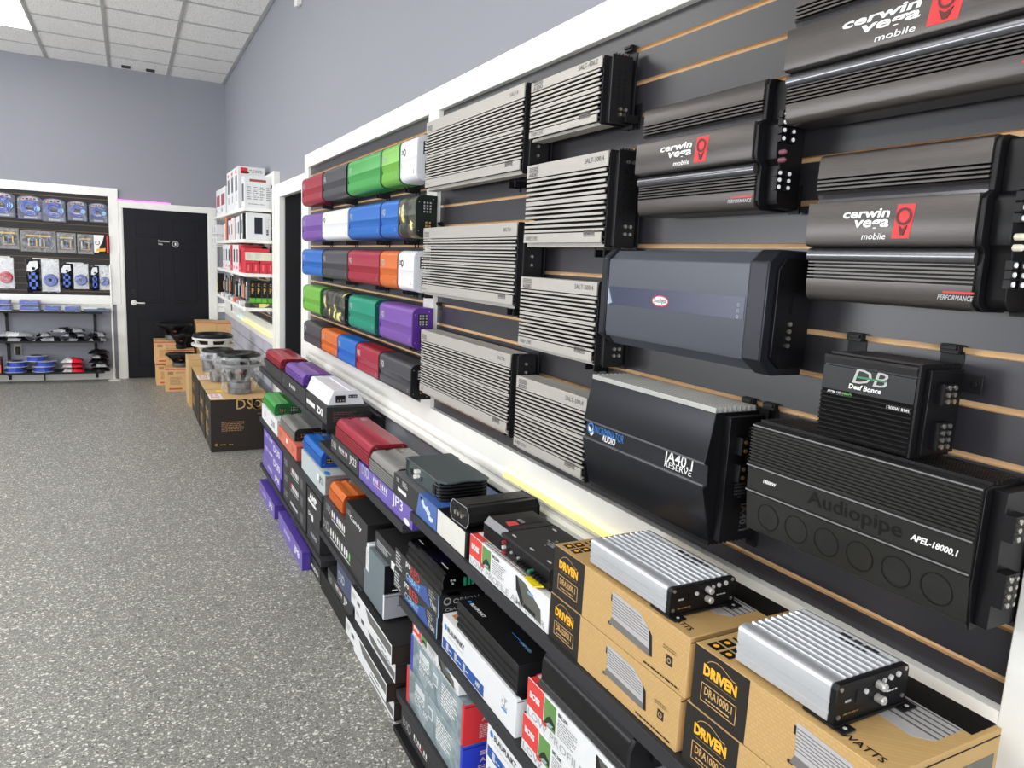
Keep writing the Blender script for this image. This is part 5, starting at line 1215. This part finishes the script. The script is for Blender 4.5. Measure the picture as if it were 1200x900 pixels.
def pillow(b, w, h, T, c=(0, 0, 0), seed=0, nu=10, nv=10, mi=0, taper=0, wob=.012):
    R = random.Random(seed); g = []
    for j in range(nv+1):
        row = []
        for i in range(nu+1):
            s, t = 2*i/nu-1, 2*j/nv-1
            z = T*(max(0, 1-abs(s)**2.5)*max(0, 1-abs(t)**2.5))**.5*(1+R.uniform(-.35, .35))
            ex = R.uniform(-wob, wob) if abs(s) == 1 or abs(t) == 1 else 0
            row.append(b.bm.verts.new((c[0]+w*(s*(1-taper*t)+1)/2+ex, c[1]+h*(t+1)/2+R.uniform(-wob, wob)*(abs(t) == 1), c[2]+z)))
        g.append(row)
    for j in range(nv):
        for i in range(nu):
            f = b.bm.faces.new((g[j][i], g[j][i+1], g[j+1][i+1], g[j+1][i])); f.material_index = mi
    # back
    lo = [[b.bm.verts.new((v.co.x, v.co.y, c[2]-.0015)) for v in (row[0], row[-1])] for row in (g[0], g[-1])]
    f = b.bm.faces.new((lo[0][0], lo[1][0], lo[1][1], lo[0][1])); f.material_index = mi
SILB = M_('foil_silver', 190, 192, 196, rough=.25, metal=.35, var=.12, scale=20); BAGB = M_('bag_black', 30, 30, 36, rough=.25); BAGW = M_('bag_white', 214, 216, 218, rough=.3, var=.12, scale=30)
def cable_bag(x, z, w, h, label, coil, seed):
    r = empty('cable_bag', label, 'bagged cable', facing(x, YB-.012, z), 'bagged cables in the bottom row')
    if w > .19:
        b = MB(); pillow(b, w*.40, h*.97, .035, (0, .0, 0), seed, taper=.0); b.build('printed_panel', BAGB, r, smooth=60)
        F = Matrix.Translation((0, 0, .042)); c = M_('bag_blue', 44, 92, 196, rough=.3)
        poly(r, F, [(w*.02, h*.62), (w*.16, h*.60), (w*.36, h*.72), (w*.34, h*.92), (w*.12, h*.90), (w*.04, h*.78)], BAGW, 'white_panel'); disc(r, F, w*.22, h*.70, w*.05, w*.05, DK, 'round_logo', w=.001)
        for (a, d, e, f) in ((.08, .14, .08, .58), (.26, .32, .08, .58), (.08, .32, .08, .16), (.08, .32, .30, .38), (.08, .32, .50, .58)): patch(r, F, w*a, w*d, h*e, h*f, c, 'blue_print')
        x0, wd = w*.42, w*.56
    else: x0, wd = 0, w
    b = MB(); b.lathe([(wd*.30+.018*math.cos(t), .02+.018*math.sin(t)) for t in [math.pi*2*j/8 for j in range(9)]], (x0+wd*.5, h*.36, 0), 20, 'z'); b.lathe([(wd*.17+.018*math.cos(t), .02+.018*math.sin(t)) for t in [math.pi*2*j/8 for j in range(9)]], (x0+wd*.5, h*.36, 0), 20, 'z'); b.build('cable_coil', coil, r)
    b = MB(); b.box(x0+wd*.03, x0+wd*.97, h*.02, h*.97, 0, .003); b.build('white_backing', BAGW, r)
    b = MB(); pillow(b, wd, h, .05, (x0, 0, .0), seed+1, taper=-.0); b.build('clear_sleeve', WRAP, r, smooth=60)
    b = MB(); b.box(w*.2, w*.8, h*.975, h*1.01, 0, .004); b.build('header_strip', BAGW, r, .001); peg(r, w, h)
MUT = M_('coil_mute_blue', 96, 112, 176, rough=.3)
cable_bag(-2.40, 1.06, .16, .36, 'bagged red cable coil in the bottom row of the back display, at the photo edge', M_('coil_red', 196, 74, 86, rough=.3), 1)
cable_bag(-2.125, 1.035, .33, .38, 'largest bagged blue cable in the bottom row of the back display, leftmost of the three', MUT, 3)
cable_bag(-1.79, 1.075, .285, .305, 'middle bagged blue cable in the bottom row of the back display', MUT, 5)
cable_bag(-1.49, 1.07, .20, .295, 'rightmost bagged blue cable in the bottom row, next to the white frame', MUT, 7)

# ---- black rack below the display
def rack(z, label):
    r = empty('wall_shelf', label, 'shelf', Matrix.Translation((-3.4, D-.30, z-.02)), 'black shelves under the back display')
    b = MB(); b.box(0, 2.02, 0, .285, .016, .02); b.box(0, 2.02, 0, .003, 0, .016); b.build('deck', BLK, r, .001)
    for x in (.35, 1.06, 1.93): b = MB(); b.prism([(.285, -.07), (.285, .012), (.02, .012), (.02, .0)], x-.002, x+.002, 'x'); b.build('shelf_bracket', BLK, r)
rack(.83, 'black shelf directly under the white display frame on the back wall'); rack(.495, 'black shelf with silver bags on the back wall'); rack(.135, 'lowest black shelf on the back wall with cable spools')
for x, t in ((-2.34, 'left'), (-1.47, 'right')):
    b = MB(); b.box(x-.015, x+.015, D-.028, D-.0185, .02, .83); o = b.build('shelf_upright', BLK, None, .001); tag(o, 'black shelf upright on the back wall, the %s one' % t, 'upright', 'slotted uprights on the back wall')
YR = D-.27
def flat_pack(x, z, w, label):
    r = empty('coil_pack', label, 'cable pack', Matrix.Translation((x, YR, z)), 'blue packs lying on the rack')
    b = MB(); b.box(0, w, 0, .2, 0, .01); b.box(.01, w-.01, .0, .19, .01, .05, 1); b.build('card', [LGR, DBL], r, .004)
    b = MB(); b.box(.004, w-.004, -.003, .195, .008, .062); b.build('clear_shell', CLEAR, r, .01); 
for x, z, w, t in ((-2.40, .831, .14, 'lower one at the photo edge'), (-2.40, .894, .13, 'upper one at the photo edge'), (-2.19, .831, .20, 'bottom of the stacked pair'), (-2.195, .894, .20, 'top of the stacked pair'), (-1.96, .831, .165, 'single one in the middle of the shelf'), (-1.765, .831, .165, 'single one beside the long grey pack')):
    flat_pack(x, z, w, 'blue cable pack on the top rack shelf, '+t)
r = empty('long_pack', 'long flat grey and white pack at the right end of the top rack shelf', 'pack', Matrix.Translation((-1.57, YR, .831)))
b = MB(); b.box(0, .27, 0, .2, 0, .028); b.build('lower_pack', M_('denim_grey', 96, 112, 130), r, .008); b = MB(); b.box(-.02, .22, 0, .18, .029, .05); b.build('upper_pack', BAGW, r, .012); patch(r, frame((1, 0, 0), (0, 0, 1), (0, -1, 0), (0, -.001, 0)), .14, .22, .032, .048, M_('denim_grey', 96, 112, 130), 'grey_panel')
def lump(x, z, w, dpt, T, label, mats, seed, group, name='foil_bag'):
    b = MB(); pillow(b, w, dpt, T, (0, 0, 0), seed, 14, 8, wob=.014)
    R = random.Random(seed)
    for f in b.bm.faces:
        c = f.calc_center_median(); f.material_index = 0 if math.sin(c.x*31+c.y*17+seed)+R.uniform(-.4, .4) > -.1 else min(1, len(mats)-1)
        if len(mats) > 2 and c.x > w*.45: f.material_index = 2
    o = b.build(name, mats, None, smooth=70); o.location = (x, YR-.02, z); tag(o, label, 'bag', group); return o
SB = [SILB, BAGB]; g = 'silver bags on the middle rack shelf'
for i, (x, z, w, T, t) in enumerate(((-2.46, .497, .35, .036, 'lower one at the photo edge'), (-2.42, .549, .33, .036, 'upper flat one at the photo edge'), (-2.07, .497, .30, .036, 'lower left of the middle pair'), (-2.05, .549, .14, .03, 'small one lying on the lower left bag'), (-1.90, .60, .33, .036, 'topmost one bridging its neighbours'), (-1.74, .497, .18, .036, 'lower one right of the middle'), (-1.79, .549, .22, .036, 'upper one right of the middle'), (-1.53, .497, .17, .036, 'lower one at the right end'), (-1.535, .549, .17, .036, 'upper one at the right end'))):
    lump(x, z, w, .22, T, 'crumpled silver bag on the middle rack shelf, '+t, SB if i != 1 else [BAGW, SILB], 20+i, g)
def spool(x, y, z, label, R_=.115, h=.06):
    r = empty('cable_spool', label, 'spool', Matrix.Translation((x, y, z)), 'cable spools on the lowest rack shelf')
    b = MB(); b.lathe([(.03, 0), (R_, 0), (R_, .004), (.03, .004)], (0, 0, 0), 24); b.lathe([(.03, h-.004), (R_, h-.004), (R_, h), (.03, h)], (0, 0, 0), 24); b.build('flange', M_('clear_flange', 176, 180, 196, rough=.2), r)
    b = MB(); b.cyl((0, 0, .004), R_*.8, h-.008, 'z', 24); b.build('wire', DBL, r)
    b = MB(); b.lathe([(.012, h), (R_*.5, h), (R_*.5, h+.001), (.012, h+.001)], (0, 0, 0), 16); b.build('spool_label', DK, r)
for i, (x, z, t) in enumerate(((-2.27, .136, 'bottom left'), (-2.25, .198, 'second layer left'), (-2.06, .26, 'topmost'), (-2.0, .136, 'bottom right'), (-1.98, .198, 'second layer right'))):
    spool(x, YR+.10, z, 'blue cable spool on the lowest rack shelf, %s of the pile' % t)
b = MB(); b.box(0, .07, 0, .15, 0, .17); b.box(.0, .07, -.001, 0, 0, .09, 1); o = b.build('small_carton', [M_('box_maroon', 120, 34, 34), ORG], None, .002); o.location = (-2.46, YR, .136); tag(o, 'maroon and orange carton at the left photo edge on the lowest rack shelf', 'box')
RB = [BAGW, LGR, M_('bag_red', 206, 34, 48, rough=.3)]
for i, (x, t) in enumerate(((-1.80, 'lowest'), (-1.805, 'middle'), (-1.81, 'topmost'))):
    lump(x, .137+.055*i, .21, .2, .04, 'white and red bag, %s of the stack on the lowest rack shelf' % t, RB, 40+i, 'white and red bags', 'cable_bag')
BKS = M_('bag_dark', 38, 30, 34, rough=.3)
for i, t in enumerate(('lowest', 'second', 'third', 'fourth', 'topmost')):
    lump(-1.535+.012*(i % 2), .137+.052*i, .20, .2, .036, 'dark bag, %s of the stack at the right end of the lowest rack shelf' % t, [BKS, BAGB if i % 2 == 0 else GR], 50+i, 'dark bags stacked on the lowest shelf', 'cable_bag')
# outlet and plug
r = empty('wall_outlet', 'beige wall outlet with a black plug under the silver bags', 'outlet', facing(-2.29, D-.0005, .31)); b = MB(); b.box(0, .075, 0, .12, 0, .006); b.build('cover_plate', M_('beige_plate', 200, 194, 178), r, .002); b = MB(); b.box(.015, .06, .0, .09, .006, .04); b.build('plug', BLKG, r, .006)
r = MB(); r.lathe([(.006, 0), (.006, .12)], (0, 0, 0), 8, 'z'); r.box(-.05, .04, -.003, .003, 0, .006); o = r.build('cable_bundle', BLK, None); o.location = (-2.0, D-.06, .0); tag(o, 'short black cable bundle on the floor under the rack', 'cable')
# white pole
b = MB(); b.cyl((0, 0, .02), .011, 1.36, 'z', 12); b.lathe([(.0, 0), (.07, 0), (.07, .006), (.03, .018), (.011, .03)], (0, 0, 0), 20); o = b.build('white_pole', WHITE, None); o.location = (-1.285, 9.86, .0); tag(o, 'thin white pole standing on the floor beside the black door', 'pole')

# ================================================================ far white shelves on the right wall
def wshelf(z, y1, label, x0=-.25):
    r = empty('white_shelf', label, 'shelf', Matrix.Translation((x0, 6.40, z-.03)), 'white shelves on the right wall'); W = -x0-.001
    b = MB(); b.prism([(0, 0), (W, 0), (W, y1-6.40), (0, y1-6.40)], .0, .03, 'z'); b.build('board', WHITE, r, .004)
    for y in (.3, .9, 1.5): b = MB(); b.prism([(W, -.05), (W, 0), (W-.05, 0)], y-.003, y+.003, 'y'); b.build('shelf_bracket', WHITE, r)
wshelf(1.965, 8.75, 'topmost white shelf, under the white boxes'); wshelf(1.708, 8.6, 'second white shelf from the top, with thin upright boxes'); wshelf(1.43, 8.5, 'white shelf under the red boxes'); wshelf(1.145, 8.55, 'lowest white shelf, under the green and gold packs')
GE = M_('grey_screen', 76, 80, 90, rough=.3); MAR = M_('maroon_photo', 150, 74, 86)
def fbox(label, y0, y1, z0, h, x0=-.24, W=.23, side=WBX, front=None, end=None, g='boxes on the far white shelves'):
    c = carton('phone_box', label, y0, y1, z0, z0+h, x0=x0, W=W, side=side, front=front, end=end, group=g, kids=False); return c
z = 1.966
c = fbox('large white box with a dark red banner, nearest on the topmost white shelf', 6.42, 6.60, z, .25); patch(c.o, c.E, .04, .17, .205, .225, M_('banner_brown_red', 150, 66, 56), 'red_banner'); patch(c.o, c.E, .205, .216, .165, .19, DK, 'black_tab')
for k in range(4): greek(c.o, c.E, .02+.05*k, .06+.05*k, .06, .17, 7, GR, k)
greek(c.o, c.E, .03, .18, .02, .035, 1, GR, 9); patch(c.o, c.F, .03, .14, .05, .19, GE, 'screen_picture')
for i in range(3):
    c = fbox('tall white box with phone picture, %s of three on the topmost white shelf' % ('nearest', 'middle', 'farthest')[i], 6.80+.27*i, 7.065+.27*i, z, .36, W=.22); patch(c.o, c.F, .07, .19, .16, .29, GE, 'screen_picture'); patch(c.o, c.F, .08, .16, .31, .335, M_('tomato_red', 214, 62, 58), 'red_print'); patch(c.o, c.F, .10, .16, .07, .13, GR, 'grey_print')
    if i == 0: patch(c.o, c.E, .02, .08, .30, .35, RED, 'red_print'); patch(c.o, c.E, .03, .09, .305, .32, DK, 'black_print', .0008); greek(c.o, c.E, .09, .2, .31, .34, 2, GR, 3)
for i in range(2):
    c = fbox('white box with maroon picture, %s of the pair ending the topmost white shelf' % ('nearer', 'farther')[i], 7.75+.42*i, 8.15+.42*i, z, .26-.0*i, W=.2); patch(c.o, c.F, .04, .34, .09, .20, MAR, 'maroon_picture'); patch(c.o, c.F, .06, .16, .03, .06, GR, 'grey_print')
z = 1.709
c = fbox('white box with phone picture turned to the camera on the second white shelf', 6.42, 6.48, z, .215, x0=-.225, W=.19); patch(c.o, c.E, .06, .125, .045, .18, GE, 'screen_picture'); patch(c.o, c.E, .064, .121, .05, .175, M_('screen_dark', 44, 48, 62), 'screen_picture', .0008); greek(c.o, c.E, .145, .185, .05, .19, 9, LGR, 4); patch(c.o, c.E, .155, .172, .04, .09, DK, 'black_tab')
spec = [(.05, DK, .235, 'black'), (.11, WBX, .23, 'white'), (.05, DK, .225, 'dark'), (.13, WBX, .22, 'white'), (.12, WBX, .215, 'white'), (.05, GR, .20, 'grey'), (.12, M_('pink_white', 226, 206, 206), .215, 'pinkish white'), (.10, WBX, .21, 'white'), (.09, M_('pink_white', 226, 206, 206), .20, 'pale pink'), (.12, WBX, .20, 'white'), (.10, M_('aubergine', 84, 60, 86), .22, 'aubergine'), (.10, M_('bright_orange', 226, 110, 50), .24, 'orange'), (.14, M_('pink_white', 226, 206, 206), .18, 'pale')]
y = 6.50
for i, (w, m, h, nm) in enumerate(spec):
    c = fbox('thin %s box on the second white shelf, %s in the row' % (nm, ('second', 'third', 'fourth', 'fifth', 'sixth', 'seventh', 'eighth', 'ninth', 'tenth', 'eleventh', 'twelfth', 'thirteenth', 'last')[i]), y, y+w, z, h*.9, side=m, W=.17); y += w+.012
    if m in (WBX,) : patch(c.o, c.F, w*.2, w*.8, .05, h*.9-.05, GE if i % 2 else LGR, 'screen_picture')
    elif m is DK: greek(c.o, c.F, w*.2, w*.8, .02, .12, 9, LGR, i)
for j in range(2):
    for i in range(2):
        c = fbox('small white box beyond the second white shelf near the corner, %s %s' % (('lower', 'upper')[j], ('nearer one', 'farther one')[i]), 8.62+.26*i, 8.86+.26*i, 1.66+.12*j, .10, side=WBX, W=.2); patch(c.o, c.F, .03, .14, .02, .08, LGR, 'screen_picture')
for i in range(2):
    r = MB(); r.box(-.24, -.0, 8.60, 9.15, 1.645+.12*i, 1.655+.12*i); o = r.build('white_shelf', WHITE, None, .001); tag(o, 'short thin white shelf near the corner, %s one' % ('lower', 'upper')[i], 'shelf', 'short white shelves near the corner')
z = 1.431; REDB = M_('box_scarlet', 206, 42, 58, rough=.45)
c = fbox('wide red box on top of the nearest red pile on the third white shelf', 6.42, 6.62, z+.175, .03, side=REDB, W=.2, x0=-.245)
c = fbox('cream box back with printed squares in the nearest red pile', 6.41, 6.62, z+.105, .069, side=REDB, end=M_('cream_print', 222, 218, 196), W=.225); greek(c.o, c.E, .01, .06, .01, .06, 6, LGR, 2); greek(c.o, c.E, .08, .13, .01, .06, 6, LGR, 3)
for i in range(2): c = fbox('flat red box below the cream one, %s of two' % ('left', 'right')[i], 6.41, 6.62, z+.083, .021, x0=-.24+.118*i, W=.108, side=REDB)
for i in range(4):
    c = fbox('small upright red box at the bottom of the nearest red pile, %s from the left' % ('first', 'second', 'third', 'fourth')[i], 6.41, 6.62, z, .082, x0=-.24+.058*i, W=.055, side=REDB); patch(c.o, c.E, .02, .03, .02, .07, M_('box_pink', 226, 120, 130), 'pale_print')
y = 6.65
for i in range(7):
    m = REDB if i in (0, 3) else WBX; w = .16 if m is REDB else .2
    c = fbox('%s box with dark picture on the third white shelf, %s behind the red pile' % (('red', 'white')[m is WBX], ('first', 'second', 'third', 'fourth', 'fifth', 'sixth', 'seventh')[i]), y, y+w, z, .232, side=REDB, front=m, W=.17); y += w+.01
    patch(c.o, c.F, w*.3, w*.75, .08, .19, GE if i % 2 else M_('screen_dark', 44, 48, 62), 'screen_picture'); patch(c.o, c.F, w*.2, w*.7, .02, .045, M_('box_pink', 226, 120, 130), 'pale_print')
z = 1.146; GP = M_('pack_black', 26, 28, 28, rough=.3); GG = M_('pack_green', 92, 176, 40, rough=.35); GO = M_('pack_gold', 200, 160, 70)
for i in range(4):
    r = empty('tool_pack', 'black pack with green foot on the lowest white shelf, %s from the left' % ('first', 'second', 'third', 'fourth')[i], 'pack', facing(-.20+.048*i, 6.46, z+.035), 'black and green packs')
    b = MB(); b.box(0, .042, 0, .19, 0, .02); b.box(-.0006, .0426, .002, .045, -.0006, .0206, 1); b.build('card', [GP, GG], r, .002); F = Matrix.Translation((0, 0, .0206)); text(r, F, 'C', .012, .14, .018, .025, GO, .02); text(r, F, 'P', .012, .08, .018, .045, GO, .02); b = MB(); b.cyl((.021, .185, .0), .003, .02, 'z', 8); b.build('hang_tab', LGR, r)
c = fbox('low camouflage patterned carton along the front of the lowest white shelf', 6.42, 6.50, z, .034, x0=-.235, W=.225, side=CAMO)
R3 = random.Random(11)
for i in range(14):
    y = 6.52+.125*i; h = R3.uniform(.14, .2); zb = z+.001 if i % 2 == 0 else z+.04
    cols = [M_('tool_grey', 96, 94, 100), M_('tool_dark', 44, 42, 48), M_('tool_mauve', 84, 78, 92), GP]
    r = empty('tool_pack', 'slim hanging tool pack above the lowest white shelf, %s behind the green footed packs' % ('first', 'second', 'third', 'fourth', 'fifth', 'sixth', 'seventh', 'eighth', 'ninth', 'tenth', 'eleventh', 'twelfth', 'thirteenth', 'last')[i], 'pack', frame((0, -1, 0), (0, 0, 1), (-1, 0, 0), (-.215+R3.uniform(0, .03), y+.09, z+.045)), 'slim grey and black tool packs')
    b = MB(); b.box(0, .07, 0, h, 0, .012); b.build('card', cols[i % 4], r, .002)
    b = MB(); b.cyl((.035, .02, .012), .010, h*.6, 'y', 8); b.build('tool', (LGR, BLK, GR, M_('tool_orange', 216, 120, 60))[(i*3) % 4 if i % 5 else 2], r)
    b = MB(); b.box(.02, .05, h*.78, h*.95, .012, .0135); b.build('header', (WH, DK, GO, GR)[i % 4], r)
b = MB(); b.box(0, .06, 0, .06, 0, .20); b.box(-.001, .02, .01, .05, .02, .10, 1); b.box(-.001, .0, .005, .055, .14, .17, 2); o = b.build('tool_pack', [GP, M_('tool_yellow', 236, 206, 40), GO], None, .003); o.location = (-.25, 8.42, z+.02); o.rotation_euler = (0, 0, 0); tag(o, 'tall black pack with yellow foot at the far end of the lowest white shelf', 'pack')
for i in range(8):
    m = (WBX, LGR, ORG, WBX, GR, WBX, LGR, WBX)[i]; b = MB(); b.box(0, .05, 0, .09, 0, .032 if i != 2 else .036); o = b.build('small_packet', m, None, .002); o.location = (-.245, 6.72+.2*i, z+.0005); tag(o, 'small %s packet along the front edge of the lowest white shelf, %s' % ({2: 'orange'}.get(i, 'pale'), ('nearest', 'second', 'third', 'fourth', 'fifth', 'sixth', 'seventh', 'farthest')[i]), 'packet', 'small packets on the lowest white shelf')

# ================================================================ speaker boxes and speakers on the floor
def bigbox(label, x0, x1, y0, y1, h, side, top, end, z=0):
    return carton('speaker_box', label, y0, y1, z, z+h, x0=x0, W=x1-x0, side=side, top=top, front=side, end=end, group='speaker boxes on the floor')
c = bigbox('large dark brown box with tan top and letters, nearest of the floor boxes', -.552, -.085, 6.12, 6.60, .43, KRD, KRP, M_('dark_brown_carton', 58, 50, 44, rough=.5))
E = c.E; W = c.W
ds_logo(c, E, .195, .345, .20, TANP); ring(c.o, E, .355, .385, .045, .022, TANP, 'round_logo'); greek(c.o, E, .08, .26, .165, .25, 6, M_('tan_print_dim', 150, 110, 76), 3, ragged=.15); greek(c.o, E, .36, .41, .30, .307, 1, TANP, 2, ragged=0); disc(c.o, E, .04, .06, .012, .012, M_('tan_print_dim', 150, 110, 76)); greek(c.o, E, .065, .11, .052, .065, 1, TANP, 5, ragged=0); greek(c.o, E, .135, .165, .052, .062, 1, TANP, 6, ragged=0)
def sidedeco(c, seed):
    R = random.Random(seed); text(c.o, c.F, 'SOUND', .06, .24, .26, .07, TANP, .0, rot=0); greek(c.o, c.F, .06, .34, .08, .18, 5, TANP, seed)
    F = frame((1, 0, 0), (0, 1, 0), (0, 0, 1), (0, 0, c.H)); patch(c.o, F, .0, .10, .05, .26, WH, 'paper_label'); text(c.o, F, 'FRAGILE', .015, .08, .07, .07, RED, .02, w=.001); greek(c.o, F, .015, .085, .17, .24, 2, RED, 4, w=.001); patch(c.o, F, .08, .13, .36, .43, M_('sticker_yellow', 240, 206, 40), 'yellow_sticker')
sidedeco(c, 2)
c = bigbox('large dark brown box with tan top, second behind the nearest floor box', -.556, -.09, 6.61, 7.085, .43, KRD, KRP, KRD)
text(c.o, c.F, 'SOUND', .06, .24, .26, .07, TANP); greek(c.o, c.F, .06, .34, .08, .18, 5, TANP, 9)
c = bigbox('large dark brown box with tan top, third in the line of floor boxes', -.56, -.09, 7.10, 7.96, .43, KRD, KRP, KRD); sidedeco(c, 7)
c = bigbox('tall plain kraft box behind the dark brown boxes', -.585, -.12, 8.02, 8.42, .50, KRP, KRP, KRP)
KRR = M_('kraft_carton', 206, 166, 112, rough=.6, var=.04)
def kb(label, x0, x1, y0, y1, z, h, art=True):
    c = bigbox(label, x0, x1, y0, y1, h, KRR, KRR, KRR, z); W = c.W; H = c.H
    patch(c.o, c.E, 0.001, W-.001, H-.022, H-.010, M_('band_red', 186, 70, 60), 'red_band')
    if art: patch(c.o, c.E, .03, .085, H*.72, H*.84, M_('kraft_shade', 150, 112, 74), 'dark_print'); greek(c.o, c.E, .11, W-.03, H*.76, H*.83, 1, M_('kraft_shade', 150, 112, 74), 2, ragged=0); greek(c.o, c.E, .05, W-.05, H*.28, H*.62, 7, M_('kraft_shade', 150, 112, 74), 3); patch(c.o, c.E, .04, W*.75, .02, .04, M_('band_red', 186, 70, 60), 'red_band')
    return c
kb('kraft box with red bands, bottom of the pair in front of the door', -.845, -.56, 9.42, 9.74, 0, .262); kb('kraft box with red bands, top of the pair in front of the door', -.855, -.565, 9.40, 9.72, .263, .265)
kb('small kraft box with red bands on the floor, nearest of the kraft boxes', -.768, -.535, 8.97, 9.20, 0, .27)
kb('kraft box behind the nearest small kraft box, under the middle black speaker', -.74, -.44, 9.255, 9.39, 0, .45)
kb('kraft box near the wall behind the plastic wrapped speakers, left of a pair', -.40, -.18, 9.40, 9.70, 0, .76, False); kb('kraft box near the wall behind the plastic wrapped speakers, right of a pair', -.178, .0, 9.40, 9.70, 0, .755, False)
PLW = M_('frame_white', 214, 212, 206, rough=.4); CONE = M_('cone_black', 34, 34, 36, rough=.3); MAG = M_('magnet_grey', 104, 104, 106, rough=.35, metal=.4)
def speaker(x, y, z, R_, h, label, frame_m=BLKM, wrap=False, two=True):
    r = empty('speaker', label, 'speaker', Matrix.Translation((x, y, z)), 'loose speakers on boxes')
    mh = h*.30
    b = MB(); b.lathe([(0, 0), (R_*.50, 0), (R_*.52, .006), (R_*.52, mh*.45), (R_*.54, mh*.5), (R_*.54, mh*.9), (R_*.48, mh), (0, mh)], (0, 0, 0), 32); b.build('magnet', MAG if R_ > .13 else BLKG, r)
    b = MB(); b.lathe([(0, mh), (R_*.40, mh), (R_*.44, mh+.01), (R_*.44, mh+.015), (R_*.30, mh+.02), (0, mh+.02)], (0, 0, 0), 24)
    for k in range(6):
        a = k*math.pi/3+.3; ca, sa = math.cos(a), math.sin(a); w_ = R_*.12
        pr = [(R_*.38, mh+.005), (R_*.48, mh+.005), (R_*.62, h*.55), (R_*.90, h*.80), (R_*.90, h*.86), (R_*.82, h*.86), (R_*.55, h*.60)]
        T_ = Matrix(((ca, -sa, 0, 0), (sa, ca, 0, 0), (0, 0, 1, 0), (0, 0, 0, 1))); b.prism([(p[0], p[1]) for p in pr], -w_, w_, 'y', T=T_)
    b.lathe([(R_*.84, h*.83), (R_*.99, h*.85), (R_, h*.90), (R_*.84, h*.90), (R_*.84, h*.83)], (0, 0, 0), 40); bk = b.build('basket', frame_m, r, smooth=40)
    b = MB(); b.lathe([(R_*.30, mh+.02), (R_*.36, h*.50), (R_*.40, h*.52), (R_*.80, h*.86)], (0, 0, 0), 32); b.build('cone', CONE, r)
    b = MB(); b.lathe([(R_*.96, h*.895), (R_*.97, h*.95), (R_*.92, h*.99), (R_*.84, h), (R_*.76, h*.98), (R_*.70, h*.93), (R_*.4, h*.90), (0, h*.93)], (0, 0, 0), 40); b.build('surround', CONE, r)
    if two: b = MB(); b.lathe([(R_*.90, h*.66), (R_*1.02, h*.68), (R_*1.04, h*.74), (R_*.92, h*.75), (R_*.90, h*.66)], (0, 0, 0), 40); b.build('second_ring', frame_m, r)
    b = MB(); b.box(-.015, .015, -R_*.66, -R_*.60, h*.52, h*.58); b.build('terminal_tab', M_('tab_red', 160, 40, 44), bk)
    if wrap:
        R4 = random.Random(int(x*1000)); ph = [R4.uniform(0, 6) for _ in range(4)]
        f = lambda a, q: 1+.05*math.sin(7*a+ph[0]+q*20)+.04*math.sin(13*a+ph[1]-q*30)+.03*math.sin(23*a+ph[2])
        b = MB(); b.lathe([(R_*.62, .004), (R_*.75, h*.12), (R_*.80, h*.3), (R_*.88, h*.45), (R_*1.05, h*.62), (R_*1.15, h*.75), (R_*1.10, h*.90), (R_*.98, h*.93)], (0, 0, 0), 64, rr=f); b.build('plastic_bag', WRAP, r, smooth=80)['label'] = 'crumpled clear plastic bag'
    return r
speaker(-.298, 6.40, .431, .178, .345, 'large silver speaker wrapped in clear plastic on the nearest dark brown box', M_('cast_silver', 150, 152, 152, rough=.35, metal=.5), True)
speaker(-.40, 7.02, .431, .14, .30, 'smaller speaker wrapped in clear plastic just behind the large wrapped one', M_('cast_silver', 150, 152, 152, rough=.35, metal=.5), True)
speaker(-.385, 7.62, .431, .19, .375, 'white framed speaker with black cone top behind the wrapped speakers', PLW, False)
speaker(-.63, 9.55, .529, .20, .20, 'largest black speaker on the kraft boxes in front of the door', BLKM, False, False)
speaker(-.58, 9.29, .452, .105, .17, 'small black speaker on the kraft box, between two bigger black ones', BLKM, False, False)
speaker(-.60, 9.085, .272, .16, .155, 'black speaker on the nearest small kraft box', BLKM, False, False)
